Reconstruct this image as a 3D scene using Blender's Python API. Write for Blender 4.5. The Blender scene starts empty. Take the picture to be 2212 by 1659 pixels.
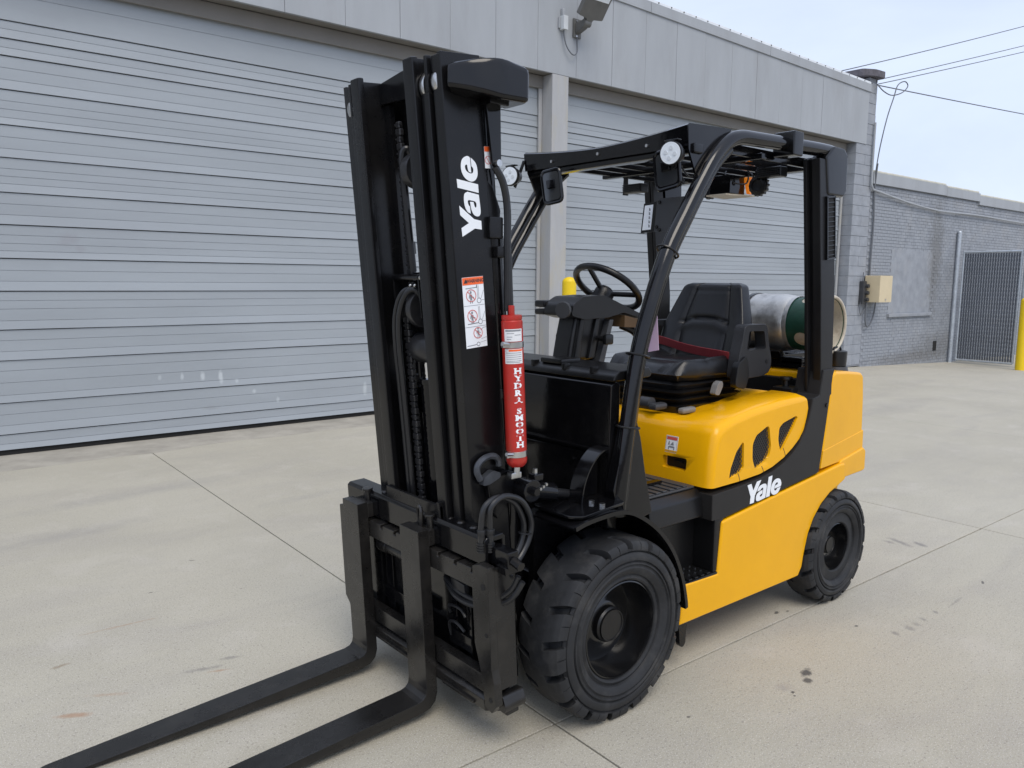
import bpy, bmesh, math, random
from mathutils import Matrix, Vector
from mathutils.geometry import tessellate_polygon
random.seed(7)
R = math.radians
scene = bpy.context.scene
COL = scene.collection

# ---------------------------------------------------------------- camera
cam_data = bpy.data.cameras.new('camera')
cam = bpy.data.objects.new('camera', cam_data)
COL.objects.link(cam)
scene.camera = cam
YAW, PITCH, ROLL = -2.2665, -0.1307, 0.0077
d = Vector((math.cos(YAW)*math.cos(PITCH), math.sin(YAW)*math.cos(PITCH), math.sin(PITCH)))
rt = d.cross(Vector((0, 0, 1))).normalized()
up = rt.cross(d)
c_, s_ = math.cos(ROLL), math.sin(ROLL)
rt, up = c_*rt + s_*up, -s_*rt + c_*up
cam.matrix_world = Matrix(((rt.x, up.x, -d.x, 2.123), (rt.y, up.y, -d.y, 2.478), (rt.z, up.z, -d.z, 1.653), (0, 0, 0, 1)))
cam_data.sensor_width = 36
cam_data.lens = 36*1681.4/2212
cam_data.clip_start = 0.05
cam_data.clip_end = 2000

# ---------------------------------------------------------------- sky, sun, exposure
SUN_AZ, SUN_EL = R(68), R(54)       # direction the light comes from (azimuth from +x towards +y)
world = bpy.data.worlds.new('World')
scene.world = world
world.use_nodes = True
wn, wl = world.node_tree.nodes, world.node_tree.links
wn.clear()
w_out = wn.new('ShaderNodeOutputWorld')
sky = wn.new('ShaderNodeTexSky')
sky.sky_type = 'NISHITA'
sky.sun_disc = False
sky.sun_elevation = SUN_EL
sky.sun_rotation = R(90) - SUN_AZ
sky.dust_density = 2.0
bg_sky = wn.new('ShaderNodeBackground')
bg_sky.inputs['Strength'].default_value = 0.13
wl.new(sky.outputs[0], bg_sky.inputs['Color'])
tc = wn.new('ShaderNodeTexCoord')
mp = wn.new('ShaderNodeMapping')
mp.inputs['Scale'].default_value = (1.0, 1.0, 2.6)
wl.new(tc.outputs['Generated'], mp.inputs['Vector'])
nz = wn.new('ShaderNodeTexNoise')
nz.inputs['Scale'].default_value = 2.3
nz.inputs['Detail'].default_value = 7
nz.inputs['Roughness'].default_value = 0.52
nz.inputs['Distortion'].default_value = 0.6
wl.new(mp.outputs[0], nz.inputs['Vector'])
cr = wn.new('ShaderNodeValToRGB')
cr.color_ramp.elements[0].position = 0.32
cr.color_ramp.elements[0].color = (0.575, 0.655, 0.865, 1)
cr.color_ramp.elements[1].position = 0.66
cr.color_ramp.elements[1].color = (0.69, 0.775, 0.955, 1)
wl.new(nz.outputs['Fac'], cr.inputs[0])
bg_cloud = wn.new('ShaderNodeBackground')
bg_cloud.inputs['Strength'].default_value = 1.0
wl.new(cr.outputs[0], bg_cloud.inputs['Color'])
mixw = wn.new('ShaderNodeMixShader')
mixw.inputs[0].default_value = 0.88
wl.new(bg_sky.outputs[0], mixw.inputs[1])
wl.new(bg_cloud.outputs[0], mixw.inputs[2])
wl.new(mixw.outputs[0], w_out.inputs['Surface'])

sun_data = bpy.data.lights.new('sun', 'SUN')
sun_data.energy = 1.6
sun_data.angle = R(34)
sun_data.color = (1.0, 0.93, 0.83)
sun = bpy.data.objects.new('sun', sun_data)
COL.objects.link(sun)
sd = Vector((math.cos(SUN_EL)*math.cos(SUN_AZ), math.cos(SUN_EL)*math.sin(SUN_AZ), math.sin(SUN_EL)))
sun.rotation_euler = sd.to_track_quat('Z', 'Y').to_euler()
sun.location = sd*30
vs = scene.view_settings
vs.view_transform = 'Standard'
vs.look = 'None'
vs.exposure = 0.34
vs.gamma = 1.0
vs.use_curve_mapping = False

# ---------------------------------------------------------------- helpers
def ident():
    return Matrix.Identity(4)

class B:
    """collects shapes into one bmesh"""
    def __init__(self, M=None):
        self.bm = bmesh.new()
        self.M = M or ident()
    def _add(self, t, bev=0, seg=2, M=None):
        if bev > 0:
            bmesh.ops.bevel(t, geom=list(t.edges), offset=bev, segments=seg, profile=0.5, affect='EDGES', clamp_overlap=True)
        me = bpy.data.meshes.new('tmp')
        t.normal_update()
        t.to_mesh(me)
        t.free()
        me.transform(self.M @ M if M else self.M)
        self.bm.from_mesh(me)
        bpy.data.meshes.remove(me)
        return self
    def box(self, x0, x1, y0, y1, z0, z1, bev=0, seg=2, M=None):
        t = bmesh.new()
        v = [t.verts.new((x, y, z)) for x in (x0, x1) for y in (y0, y1) for z in (z0, z1)]
        for f in ((0, 1, 3, 2), (4, 6, 7, 5), (0, 4, 5, 1), (2, 3, 7, 6), (0, 2, 6, 4), (1, 5, 7, 3)):
            t.faces.new([v[i] for i in f])
        bmesh.ops.recalc_face_normals(t, faces=t.faces)
        return self._add(t, bev, seg, M)
    def prism(self, poly, ax, a, b, bev=0, seg=2, M=None):
        t = bmesh.new()
        def P(p, w):
            return {'x': (w, p[0], p[1]), 'y': (p[0], w, p[1]), 'z': (p[0], p[1], w)}[ax]
        A = [t.verts.new(P(p, a)) for p in poly]
        C = [t.verts.new(P(p, b)) for p in poly]
        n = len(poly)
        t.faces.new(A)
        t.faces.new(C[::-1])
        for i in range(n):
            j = (i+1) % n
            t.faces.new((A[i], C[i], C[j], A[j]))
        bmesh.ops.recalc_face_normals(t, faces=t.faces)
        return self._add(t, bev, seg, M)
    def cyl(self, p0, p1, r0, r1=None, seg=16, bev=0, M=None):
        r1 = r0 if r1 is None else r1
        p0, p1 = Vector(p0), Vector(p1)
        z = (p1-p0).normalized()
        x = z.orthogonal().normalized()
        y = z.cross(x)
        t = bmesh.new()
        A, C = [], []
        for i in range(seg):
            a = 2*math.pi*i/seg
            o = x*math.cos(a) + y*math.sin(a)
            A.append(t.verts.new(p0+o*r0))
            C.append(t.verts.new(p1+o*r1))
        t.faces.new(A[::-1])
        t.faces.new(C)
        for i in range(seg):
            j = (i+1) % seg
            t.faces.new((A[i], A[j], C[j], C[i]))
        if bev:
            ed = [e for e in t.edges if len(e.link_faces) == 2 and any(len(f.verts) == seg for f in e.link_faces)]
            bmesh.ops.bevel(t, geom=ed, offset=bev, segments=2, profile=0.5, affect='EDGES', clamp_overlap=True)
        return self._add(t, 0, 0, M)
    def tube(self, pts, r, seg=10, smooth=0, closed=False, caps=True, flat=None, M=None):
        P = [Vector(p) for p in pts]
        if smooth:
            P = catmull(P, smooth, closed)
        n = len(P)
        t = bmesh.new()
        rings = []
        prev = None
        for i in range(n):
            a = P[(i-1) % n] if (closed or i > 0) else P[i]
            b = P[(i+1) % n] if (closed or i < n-1) else P[i]
            tg = (b-a).normalized()
            if prev is None:
                x = tg.orthogonal().normalized() if flat is None else (Vector(flat)-tg*tg.dot(Vector(flat))).normalized()
            else:
                x = (prev-tg*prev.dot(tg)).normalized()
            prev = x
            y = tg.cross(x)
            rr = r[i*len(r)//n] if isinstance(r, (list, tuple)) and flat is None else r
            rx, ry = (rr if flat is not None and isinstance(rr, tuple) else (rr, rr))
            rings.append([t.verts.new(P[i]+x*math.cos(2*math.pi*k/seg)*rx+y*math.sin(2*math.pi*k/seg)*ry) for k in range(seg)])
        m = n if closed else n-1
        for i in range(m):
            A, C = rings[i], rings[(i+1) % n]
            for k in range(seg):
                l = (k+1) % seg
                t.faces.new((A[k], A[l], C[l], C[k]))
        if caps and not closed:
            t.faces.new(rings[0][::-1])
            t.faces.new(rings[-1])
        bmesh.ops.recalc_face_normals(t, faces=t.faces)
        return self._add(t, 0, 0, M)
    def strip(self, pts, w, th, side, M=None, smooth=0):
        """flat bar swept along pts; w along `side`, th across"""
        P = [Vector(p) for p in pts]
        if smooth:
            P = catmull(P, smooth, False)
        s = Vector(side).normalized()
        t = bmesh.new()
        rings = []
        n = len(P)
        for i in range(n):
            tg = (P[min(i+1, n-1)]-P[max(i-1, 0)]).normalized()
            u = tg.cross(s).normalized()
            rings.append([t.verts.new(P[i]+s*a*w/2+u*b*th/2) for a, b in ((-1, -1), (1, -1), (1, 1), (-1, 1))])
        for i in range(n-1):
            for k in range(4):
                l = (k+1) % 4
                t.faces.new((rings[i][k], rings[i][l], rings[i+1][l], rings[i+1][k]))
        t.faces.new(rings[0][::-1])
        t.faces.new(rings[-1])
        bmesh.ops.recalc_face_normals(t, faces=t.faces)
        return self._add(t, 0, 0, M)
    def lathe(self, prof, c, ax='y', seg=48, M=None):
        """prof: (radius, position along the axis)"""
        t = bmesh.new()
        rings = []
        for r, a in prof:
            ring = []
            for i in range(seg):
                th = 2*math.pi*i/seg
                u, v = r*math.cos(th), r*math.sin(th)
                q = {'y': (u, a, v), 'x': (a, u, v), 'z': (u, v, a)}[ax]
                ring.append(t.verts.new((c[0]+q[0], c[1]+q[1], c[2]+q[2])))
            rings.append(ring)
        for A, C in zip(rings, rings[1:]):
            for i in range(seg):
                j = (i+1) % seg
                t.faces.new((A[i], A[j], C[j], C[i]))
        if prof[0][0] > 0:
            pass
        bmesh.ops.remove_doubles(t, verts=t.verts, dist=1e-6)
        bmesh.ops.recalc_face_normals(t, faces=t.faces)
        return self._add(t, 0, 0, M)
    def sphere(self, c, r, sc=(1, 1, 1), seg=16, M=None):
        t = bmesh.new()
        bmesh.ops.create_uvsphere(t, u_segments=seg, v_segments=seg//2+2, radius=r)
        for v in t.verts:
            v.co = Vector((v.co.x*sc[0]+c[0], v.co.y*sc[1]+c[1], v.co.z*sc[2]+c[2]))
        return self._add(t, 0, 0, M)
    def grid(self, fn, nu, nv, closed_u=False, M=None):
        t = bmesh.new()
        V = [[t.verts.new(fn(i/(nu if closed_u else nu-1), j/(nv-1))) for j in range(nv)] for i in range(nu)]
        for i in range(nu if closed_u else nu-1):
            for j in range(nv-1):
                k = (i+1) % nu
                t.faces.new((V[i][j], V[k][j], V[k][j+1], V[i][j+1]))
        bmesh.ops.remove_doubles(t, verts=t.verts, dist=1e-5)
        bmesh.ops.recalc_face_normals(t, faces=t.faces)
        return self._add(t, 0, 0, M)
    def flat(self, poly, fr, th=0.0015):
        """polygon lying in the frame fr (4x4: x, y in plane, z outwards), thickness th"""
        t = bmesh.new()
        tri = tessellate_polygon([[Vector((p[0], p[1], 0)) for p in poly]])
        A = [t.verts.new((p[0], p[1], 0)) for p in poly]
        C = [t.verts.new((p[0], p[1], th)) for p in poly]
        for f in tri:
            try:
                t.faces.new([C[i] for i in f])
                t.faces.new([A[i] for i in f[::-1]])
            except ValueError:
                pass
        n = len(poly)
        for i in range(n):
            j = (i+1) % n
            t.faces.new((A[i], A[j], C[j], C[i]))
        bmesh.ops.recalc_face_normals(t, faces=t.faces)
        return self._add(t, 0, 0, fr)

def catmull(P, k, closed):
    out = []
    n = len(P)
    m = n if closed else n-1
    for i in range(m):
        g = (lambda q: P[q % n]) if closed else (lambda q: P[max(0, min(n-1, q))])
        p0, p1, p2, p3 = g(i-1), g(i), g(i+1), g(i+2)
        for j in range(k):
            t = j/k
            out.append(0.5*((2*p1)+(p2-p0)*t+(2*p0-5*p1+4*p2-p3)*t*t+(3*p1-p0-3*p2+p3)*t**3))
    if not closed:
        out.append(P[-1])
    return out

def rounded(poly, r, n=4):
    """2d polygon with every corner rounded by r (number or list)"""
    out = []
    m = len(poly)
    for i in range(m):
        p, a, b = Vector(poly[i]), Vector(poly[i-1]), Vector(poly[(i+1) % m])
        rr = r[i] if isinstance(r, (list, tuple)) else r
        da, db = (a-p), (b-p)
        q = min(rr, da.length*0.45, db.length*0.45)
        if q < 1e-5:
            out.append(tuple(p))
            continue
        s, e = p+da.normalized()*q, p+db.normalized()*q
        for k in range(n+1):
            t = k/n
            out.append(tuple(s*(1-t)**2+p*2*t*(1-t)+e*t*t))
    return out

def finish(name, me, m, parent=None, ang=35, flat=False):
    o = bpy.data.objects.new(name, me)
    COL.objects.link(o)
    me.materials.clear()
    for mm in (m if isinstance(m, (list, tuple)) else [m]):
        me.materials.append(mm)
    if not flat:
        me.polygons.foreach_set('use_smooth', [True]*len(me.polygons))
        me.set_sharp_from_angle(angle=R(ang))
        wn_ = o.modifiers.new('weighted_normal', 'WEIGHTED_NORMAL')
        wn_.keep_sharp = True
    if parent:
        o.parent = parent
        o.matrix_parent_inverse = Matrix.Translation(-parent.location) if parent.type == 'EMPTY' else ident()
    return o

def obj(name, b, m, parent=None, ang=35, flat=False):
    me = bpy.data.meshes.new(name)
    b.bm.to_mesh(me)
    b.bm.free()
    return finish(name, me, m, parent, ang, flat)

def tag(o, label=None, cat=None, group=None, kind=None):
    for k, v in (('label', label), ('category', cat), ('group', group), ('kind', kind)):
        if v:
            o[k] = v
    return o

def empty(name, loc, label, cat, group=None):
    o = bpy.data.objects.new(name, None)
    COL.objects.link(o)
    o.location = loc
    o.empty_display_size = 0.2
    return tag(o, label, cat, group)

def cut(o, cutter_b, keep_mat=True):
    me = bpy.data.meshes.new('cut')
    cutter_b.bm.to_mesh(me)
    cutter_b.bm.free()
    c = bpy.data.objects.new('cutter', me)
    COL.objects.link(c)
    md = o.modifiers.new('b', 'BOOLEAN')
    md.operation = 'DIFFERENCE'
    md.solver = 'EXACT'
    md.object = c
    dg = bpy.context.evaluated_depsgraph_get()
    ev = o.evaluated_get(dg)
    nm = bpy.data.meshes.new_from_object(ev)
    o.modifiers.remove(md)
    old = o.data
    o.data = nm
    bpy.data.meshes.remove(old)
    bpy.data.objects.remove(c)
    bpy.data.meshes.remove(me)
    nm.polygons.foreach_set('use_smooth', [True]*len(nm.polygons))
    nm.set_sharp_from_angle(angle=R(35))
    return o

# ---------------------------------------------------------------- materials
def add_spots(m, spots, axes=(0, 2)):
    """soft marks of wear at given world places: (a, b, ra, rb, colour, amount)"""
    N, L = m.node_tree.nodes, m.node_tree.links
    p = N['Principled BSDF']
    g = N.new('ShaderNodeNewGeometry')
    sx = N.new('ShaderNodeSeparateXYZ')
    L.new(g.outputs['Position'], sx.inputs[0])
    n = N.new('ShaderNodeTexNoise')
    n.inputs['Scale'].default_value = 14
    n.inputs['Detail'].default_value = 5
    L.new(g.outputs['Position'], n.inputs['Vector'])
    def mt(op, a, b):
        q = N.new('ShaderNodeMath')
        q.operation = op
        for i, v in enumerate((a, b)):
            if isinstance(v, (int, float)):
                q.inputs[i].default_value = v
            else:
                L.new(v, q.inputs[i])
        return q.outputs[0]
    src = p.inputs['Base Color'].links[0].from_socket
    for a, b_, ra, rb, col, amt in spots:
        u = mt('DIVIDE', mt('SUBTRACT', sx.outputs[axes[0]], a), ra)
        v = mt('DIVIDE', mt('SUBTRACT', sx.outputs[axes[1]], b_), rb)
        q = mt('POWER', mt('ADD', mt('MULTIPLY', u, u), mt('MULTIPLY', v, v)), 0.5)
        q = mt('ADD', q, mt('MULTIPLY', mt('SUBTRACT', n.outputs['Fac'], 0.5), 1.5))
        r = N.new('ShaderNodeMapRange')
        r.inputs['From Min'].default_value = 0.35
        r.inputs['From Max'].default_value = 1.0
        r.inputs['To Min'].default_value = amt
        r.inputs['To Max'].default_value = 0.0
        L.new(q, r.inputs['Value'])
        x = N.new('ShaderNodeMix')
        x.data_type = 'RGBA'
        L.new(r.outputs[0], x.inputs[0])
        L.new(src, x.inputs[6])
        x.inputs[7].default_value = (*col, 1)
        src = x.outputs[2]
    L.new(src, p.inputs['Base Color'])

def mat(name, col, rough=0.5, metal=0.0, spec=0.5, coat=0.0, var=0.0, vscale=6.0, bump=0.0, bscale=60.0, rvar=0.0, dirt=None, dirt_amt=0.0, dirt_scale=3.0, emit=None, estr=0.0, trans=0.0, stretch=(1, 1, 1)):
    m = bpy.data.materials.new(name)
    m.use_nodes = True
    N, L = m.node_tree.nodes, m.node_tree.links
    p = N['Principled BSDF']
    p.inputs['Base Color'].default_value = (*col, 1)
    p.inputs['Roughness'].default_value = rough
    p.inputs['Metallic'].default_value = metal
    p.inputs['Specular IOR Level'].default_value = spec
    p.inputs['Coat Weight'].default_value = coat
    p.inputs['Coat Roughness'].default_value = 0.12
    if trans:
        p.inputs['Transmission Weight'].default_value = trans
    if emit:
        p.inputs['Emission Color'].default_value = (*emit, 1)
        p.inputs['Emission Strength'].default_value = estr
    if var or rvar or bump or dirt:
        t = N.new('ShaderNodeTexCoord')
        mpn = N.new('ShaderNodeMapping')
        mpn.inputs['Scale'].default_value = stretch
        L.new(t.outputs['Object'], mpn.inputs[0])
    col_out = None
    if var:
        n = N.new('ShaderNodeTexNoise')
        n.inputs['Scale'].default_value = vscale
        n.inputs['Detail'].default_value = 6
        n.inputs['Roughness'].default_value = 0.6
        L.new(mpn.outputs[0], n.inputs['Vector'])
        r = N.new('ShaderNodeValToRGB')
        r.color_ramp.elements[0].position = 0.3
        r.color_ramp.elements[1].position = 0.7
        r.color_ramp.elements[0].color = (*[c*(1-var) for c in col], 1)
        r.color_ramp.elements[1].color = (*[min(1, c*(1+var)) for c in col], 1)
        L.new(n.outputs['Fac'], r.inputs[0])
        col_out = r.outputs[0]
        if rvar:
            mr = N.new('ShaderNodeMapRange')
            mr.inputs['From Min'].default_value = 0.3
            mr.inputs['From Max'].default_value = 0.7
            mr.inputs['To Min'].default_value = max(0.02, rough-rvar)
            mr.inputs['To Max'].default_value = min(1, rough+rvar)
            L.new(n.outputs['Fac'], mr.inputs['Value'])
            L.new(mr.outputs[0], p.inputs['Roughness'])
    if dirt:
        n2 = N.new('ShaderNodeTexNoise')
        n2.inputs['Scale'].default_value = dirt_scale
        n2.inputs['Detail'].default_value = 9
        n2.inputs['Roughness'].default_value = 0.68
        L.new(mpn.outputs[0], n2.inputs['Vector'])
        r2 = N.new('ShaderNodeValToRGB')
        r2.color_ramp.elements[0].position = 0.5
        r2.color_ramp.elements[1].position = 0.72
        r2.color_ramp.elements[0].color = (0, 0, 0, 1)
        r2.color_ramp.elements[1].color = (dirt_amt, dirt_amt, dirt_amt, 1)
        L.new(n2.outputs['Fac'], r2.inputs[0])
        mx = N.new('ShaderNodeMix')
        mx.data_type = 'RGBA'
        L.new(r2.outputs[0], mx.inputs[0])
        if col_out:
            L.new(col_out, mx.inputs[6])
        else:
            mx.inputs[6].default_value = (*col, 1)
        mx.inputs[7].default_value = (*dirt, 1)
        col_out = mx.outputs[2]
    if col_out:
        L.new(col_out, p.inputs['Base Color'])
    if bump:
        n3 = N.new('ShaderNodeTexNoise')
        n3.inputs['Scale'].default_value = bscale
        n3.inputs['Detail'].default_value = 4
        L.new(mpn.outputs[0], n3.inputs['Vector'])
        bp = N.new('ShaderNodeBump')
        bp.inputs['Strength'].default_value = bump
        bp.inputs['Distance'].default_value = 0.004
        L.new(n3.outputs['Fac'], bp.inputs['Height'])
        L.new(bp.outputs[0], p.inputs['Normal'])
    return m

M_YEL = mat('yellow_paint', (0.82, 0.405, 0.003), 0.22, spec=0.30, coat=0.04, var=0.035, vscale=3, bump=0.02, bscale=180, rvar=0.05, dirt=(0.55, 0.25, 0.01), dirt_amt=0.10, dirt_scale=7)
M_BLK = mat('black_gloss_paint', (0.004, 0.004, 0.0047), 0.12, spec=0.45, coat=0.0, var=0.25, vscale=4, bump=0.05, bscale=40, rvar=0.07, dirt=(0.02, 0.019, 0.018), dirt_amt=0.25, dirt_scale=4)
M_MAST = mat('black_mast_paint', (0.0058, 0.0058, 0.0066), 0.25, spec=0.34, coat=0.0, var=0.3, vscale=3, bump=0.06, bscale=30, rvar=0.09, dirt=(0.024, 0.022, 0.020), dirt_amt=0.35, dirt_scale=3)
M_FORK = mat('black_fork_paint', (0.0095, 0.009, 0.0087), 0.28, spec=0.55, var=0.3, vscale=5, bump=0.08, bscale=35, rvar=0.1, dirt=(0.045, 0.041, 0.037), dirt_amt=0.4, dirt_scale=6)
M_PLA = mat('black_plastic', (0.0055, 0.0055, 0.006), 0.34, spec=0.45, var=0.15, vscale=8, bump=0.12, bscale=260)
M_RUB = mat('tyre_rubber', (0.0095, 0.010, 0.011), 0.40, spec=0.36, var=0.3, vscale=7, bump=0.12, bscale=70, rvar=0.12, dirt=(0.055, 0.053, 0.05), dirt_amt=0.45, dirt_scale=11)
M_RIM = mat('black_rim_paint', (0.006, 0.006, 0.0065), 0.2, spec=0.5, coat=0.3, var=0.2, vscale=9, bump=0.1, bscale=40)
M_VINYL = mat('black_vinyl', (0.0075, 0.008, 0.0095), 0.36, spec=0.45, var=0.15, vscale=5, bump=0.1, bscale=320, rvar=0.08)
M_GREYP = mat('grey_plastic', (0.042, 0.044, 0.048), 0.45, var=0.12, vscale=6, bump=0.08, bscale=200)
M_ARM = mat('dark_grey_moulding', (0.020, 0.021, 0.024), 0.45, spec=0.4, var=0.12, vscale=6, bump=0.08, bscale=200)
M_TREAD = mat('dusty_tread_rubber', (0.020, 0.021, 0.023), 0.6, spec=0.3, var=0.3, vscale=7, bump=0.15, bscale=60, rvar=0.1, dirt=(0.075, 0.073, 0.07), dirt_amt=0.5, dirt_scale=9)
M_LEVER = mat('lever_grey_plastic', (0.20, 0.20, 0.20), 0.5, var=0.1)
M_RED = mat('red_paint', (0.42, 0.020, 0.014), 0.38, var=0.12, vscale=9, dirt=(0.22, 0.05, 0.02), dirt_amt=0.6, dirt_scale=14, bump=0.05)
M_BELT = mat('red_webbing', (0.22, 0.022, 0.028), 0.7, var=0.1, bump=0.2, bscale=300)
M_WHITE = mat('white_decal', (0.80, 0.83, 0.86), 0.35, var=0.03)
M_LABEL = mat('label_paper', (0.72, 0.73, 0.74), 0.4, var=0.04)
M_INK = mat('decal_ink', (0.03, 0.03, 0.035), 0.5, var=0.02)
M_GINK = mat('decal_grey_ink', (0.22, 0.23, 0.25), 0.5, var=0.02)
M_ORANGE = mat('orange_decal', (0.85, 0.13, 0.025), 0.4, var=0.03)
M_REDINK = mat('decal_red_ink', (0.62, 0.10, 0.08), 0.45, var=0.03)
M_STEEL = mat('bare_steel', (0.55, 0.55, 0.54), 0.28, metal=1.0, var=0.15, vscale=20)
M_CHROME = mat('chrome_rod', (0.75, 0.76, 0.78), 0.1, metal=1.0, var=0.05)
M_ALU = mat('worn_aluminium', (0.60, 0.59, 0.56), 0.42, metal=0.75, var=0.22, vscale=9, bump=0.15, bscale=40, rvar=0.12, dirt=(0.22, 0.21, 0.20), dirt_amt=0.7, dirt_scale=11)
M_GREEN = mat('green_tank_paint', (0.012, 0.065, 0.040), 0.45, var=0.25, vscale=12, dirt=(0.05, 0.11, 0.08), dirt_amt=0.5, dirt_scale=18, bump=0.05)
M_COLLAR = mat('cream_collar_paint', (0.52, 0.47, 0.38), 0.5, var=0.15, vscale=14, dirt=(0.20, 0.12, 0.07), dirt_amt=0.5, dirt_scale=16)
M_LENS = mat('lamp_lens', (0.75, 0.80, 0.84), 0.15, spec=0.6, var=0.02)
M_LED = mat('lamp_led', (0.62, 0.66, 0.69), 0.25, var=0.02)
M_AMBER = mat('amber_lens', (0.80, 0.30, 0.03), 0.25, trans=0.5, emit=(1.0, 0.36, 0.03), estr=0.12, var=0.05)
M_MIRROR = mat('mirror_glass', (0.08, 0.085, 0.09), 0.08, metal=0.6, var=0.02)
M_PINK = mat('pink_paper', (0.68, 0.50, 0.66), 0.7, var=0.04)
M_BROWN = mat('brown_reflection_and_line', (0.10, 0.055, 0.02), 0.6, var=0.15)  # reflection tone painted under the dash pod, also colours the hood cut lines
M_GREASE = mat('greased_chain_steel', (0.03, 0.03, 0.032), 0.32, metal=0.3, var=0.3, vscale=30)
M_HOSE = mat('hose_rubber', (0.014, 0.0145, 0.016), 0.3, var=0.15, vscale=10)
M_MESHB = mat('vent_black', (0.006, 0.006, 0.006), 0.7, var=0.1)
M_GRILL = mat('grille_wire', (0.045, 0.043, 0.042), 0.45, var=0.1)
M_HOOKG = mat('scuffed_grey_steel', (0.05, 0.055, 0.065), 0.38, metal=0.3, var=0.35, vscale=25, bump=0.1)

M_STRIPE = mat('matt_black_decal_film', (0.017, 0.016, 0.0155), 0.5, spec=0.3, var=0.15, vscale=4, bump=0.03, bscale=60)
M_PILLAR = mat('black_pillar_paint', (0.009, 0.009, 0.010), 0.38, spec=0.28, var=0.2, vscale=5, bump=0.04, bscale=50, rvar=0.08)

# building
M_DOOR = mat('door_grey_paint', (0.315, 0.345, 0.372), 0.48, spec=0.35, var=0.07, vscale=1.4, bump=0.05, bscale=20, dirt=(0.272, 0.292, 0.318), dirt_amt=0.5, dirt_scale=0.9, stretch=(0.35, 1, 1.6))
M_WALL = mat('grey_wall_paint', (0.345, 0.365, 0.385), 0.6, spec=0.3, var=0.07, vscale=1.6, bump=0.1, bscale=25, dirt=(0.27, 0.275, 0.28), dirt_amt=0.5, dirt_scale=1.1, stretch=(1.5, 1.5, 0.35))
M_POST = mat('pillar_paint', (0.38, 0.385, 0.39), 0.6, spec=0.3, var=0.08, vscale=2.5, bump=0.15, bscale=30, dirt=(0.42, 0.38, 0.27), dirt_amt=0.6, dirt_scale=3.5, stretch=(2, 2, 0.5))
M_SOFF = mat('soffit_paint', (0.20, 0.19, 0.175), 0.7, spec=0.3, var=0.08, vscale=2)
M_TRIM = mat('metal_trim', (0.74, 0.77, 0.79), 0.4, metal=0.1, var=0.1, vscale=4)
M_GALV = mat('galvanised_steel', (0.48, 0.52, 0.56), 0.45, metal=0.55, var=0.15, vscale=15)
M_BRICK = mat('painted_brick', (0.285, 0.305, 0.335), 0.75, spec=0.3, var=0.14, vscale=5, bump=0.4, bscale=45, dirt=(0.36, 0.36, 0.36), dirt_amt=0.5, dirt_scale=1.5)
M_MORTAR = mat('painted_mortar', (0.25, 0.265, 0.29), 0.85, spec=0.2, var=0.1, vscale=6, bump=0.3, bscale=60)
M_CREAM = mat('cream_enclosure', (0.62, 0.52, 0.34), 0.5, var=0.05, vscale=3)
M_BOLL = mat('bollard_yellow', (0.80, 0.56, 0.005), 0.45, var=0.06, vscale=6, dirt=(0.4, 0.28, 0.02), dirt_amt=0.3, dirt_scale=6)
M_CABLE = mat('weathered_cable', (0.13, 0.14, 0.155), 0.6, var=0.15)
M_SLAT = mat('dark_privacy_slat', (0.085, 0.095, 0.115), 0.5, var=0.2, vscale=3)
M_DARK = mat('dark_void', (0.012, 0.012, 0.012), 0.9, var=0.1)
M_FIXT = mat('bronze_fixture_paint', (0.12, 0.12, 0.115), 0.5, var=0.12)
M_PALEP = mat('pale_plastic_box', (0.55, 0.58, 0.60), 0.5, var=0.05)
M_CAPST = mat('dark_stone_cap', (0.10, 0.095, 0.11), 0.8, var=0.3, vscale=12, bump=0.4, bscale=30)
M_ROOFM = mat('pale_roof_membrane', (0.58, 0.57, 0.49), 0.7, var=0.1, bump=0.3, bscale=12)

# ================================================================= SETTING
WY = -0.02555
W = Matrix.Rotation(WY, 4, 'Z')          # wall frame -> world (facade runs along its x axis)

def gz(x):
    """ground height: level by the truck, falling gently towards the far gate"""
    if x > -11:
        return 0.0
    if x > -18:
        return -0.22*((-11-x)/7)**1.2
    return -0.22-0.012*(-18-x)

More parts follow.
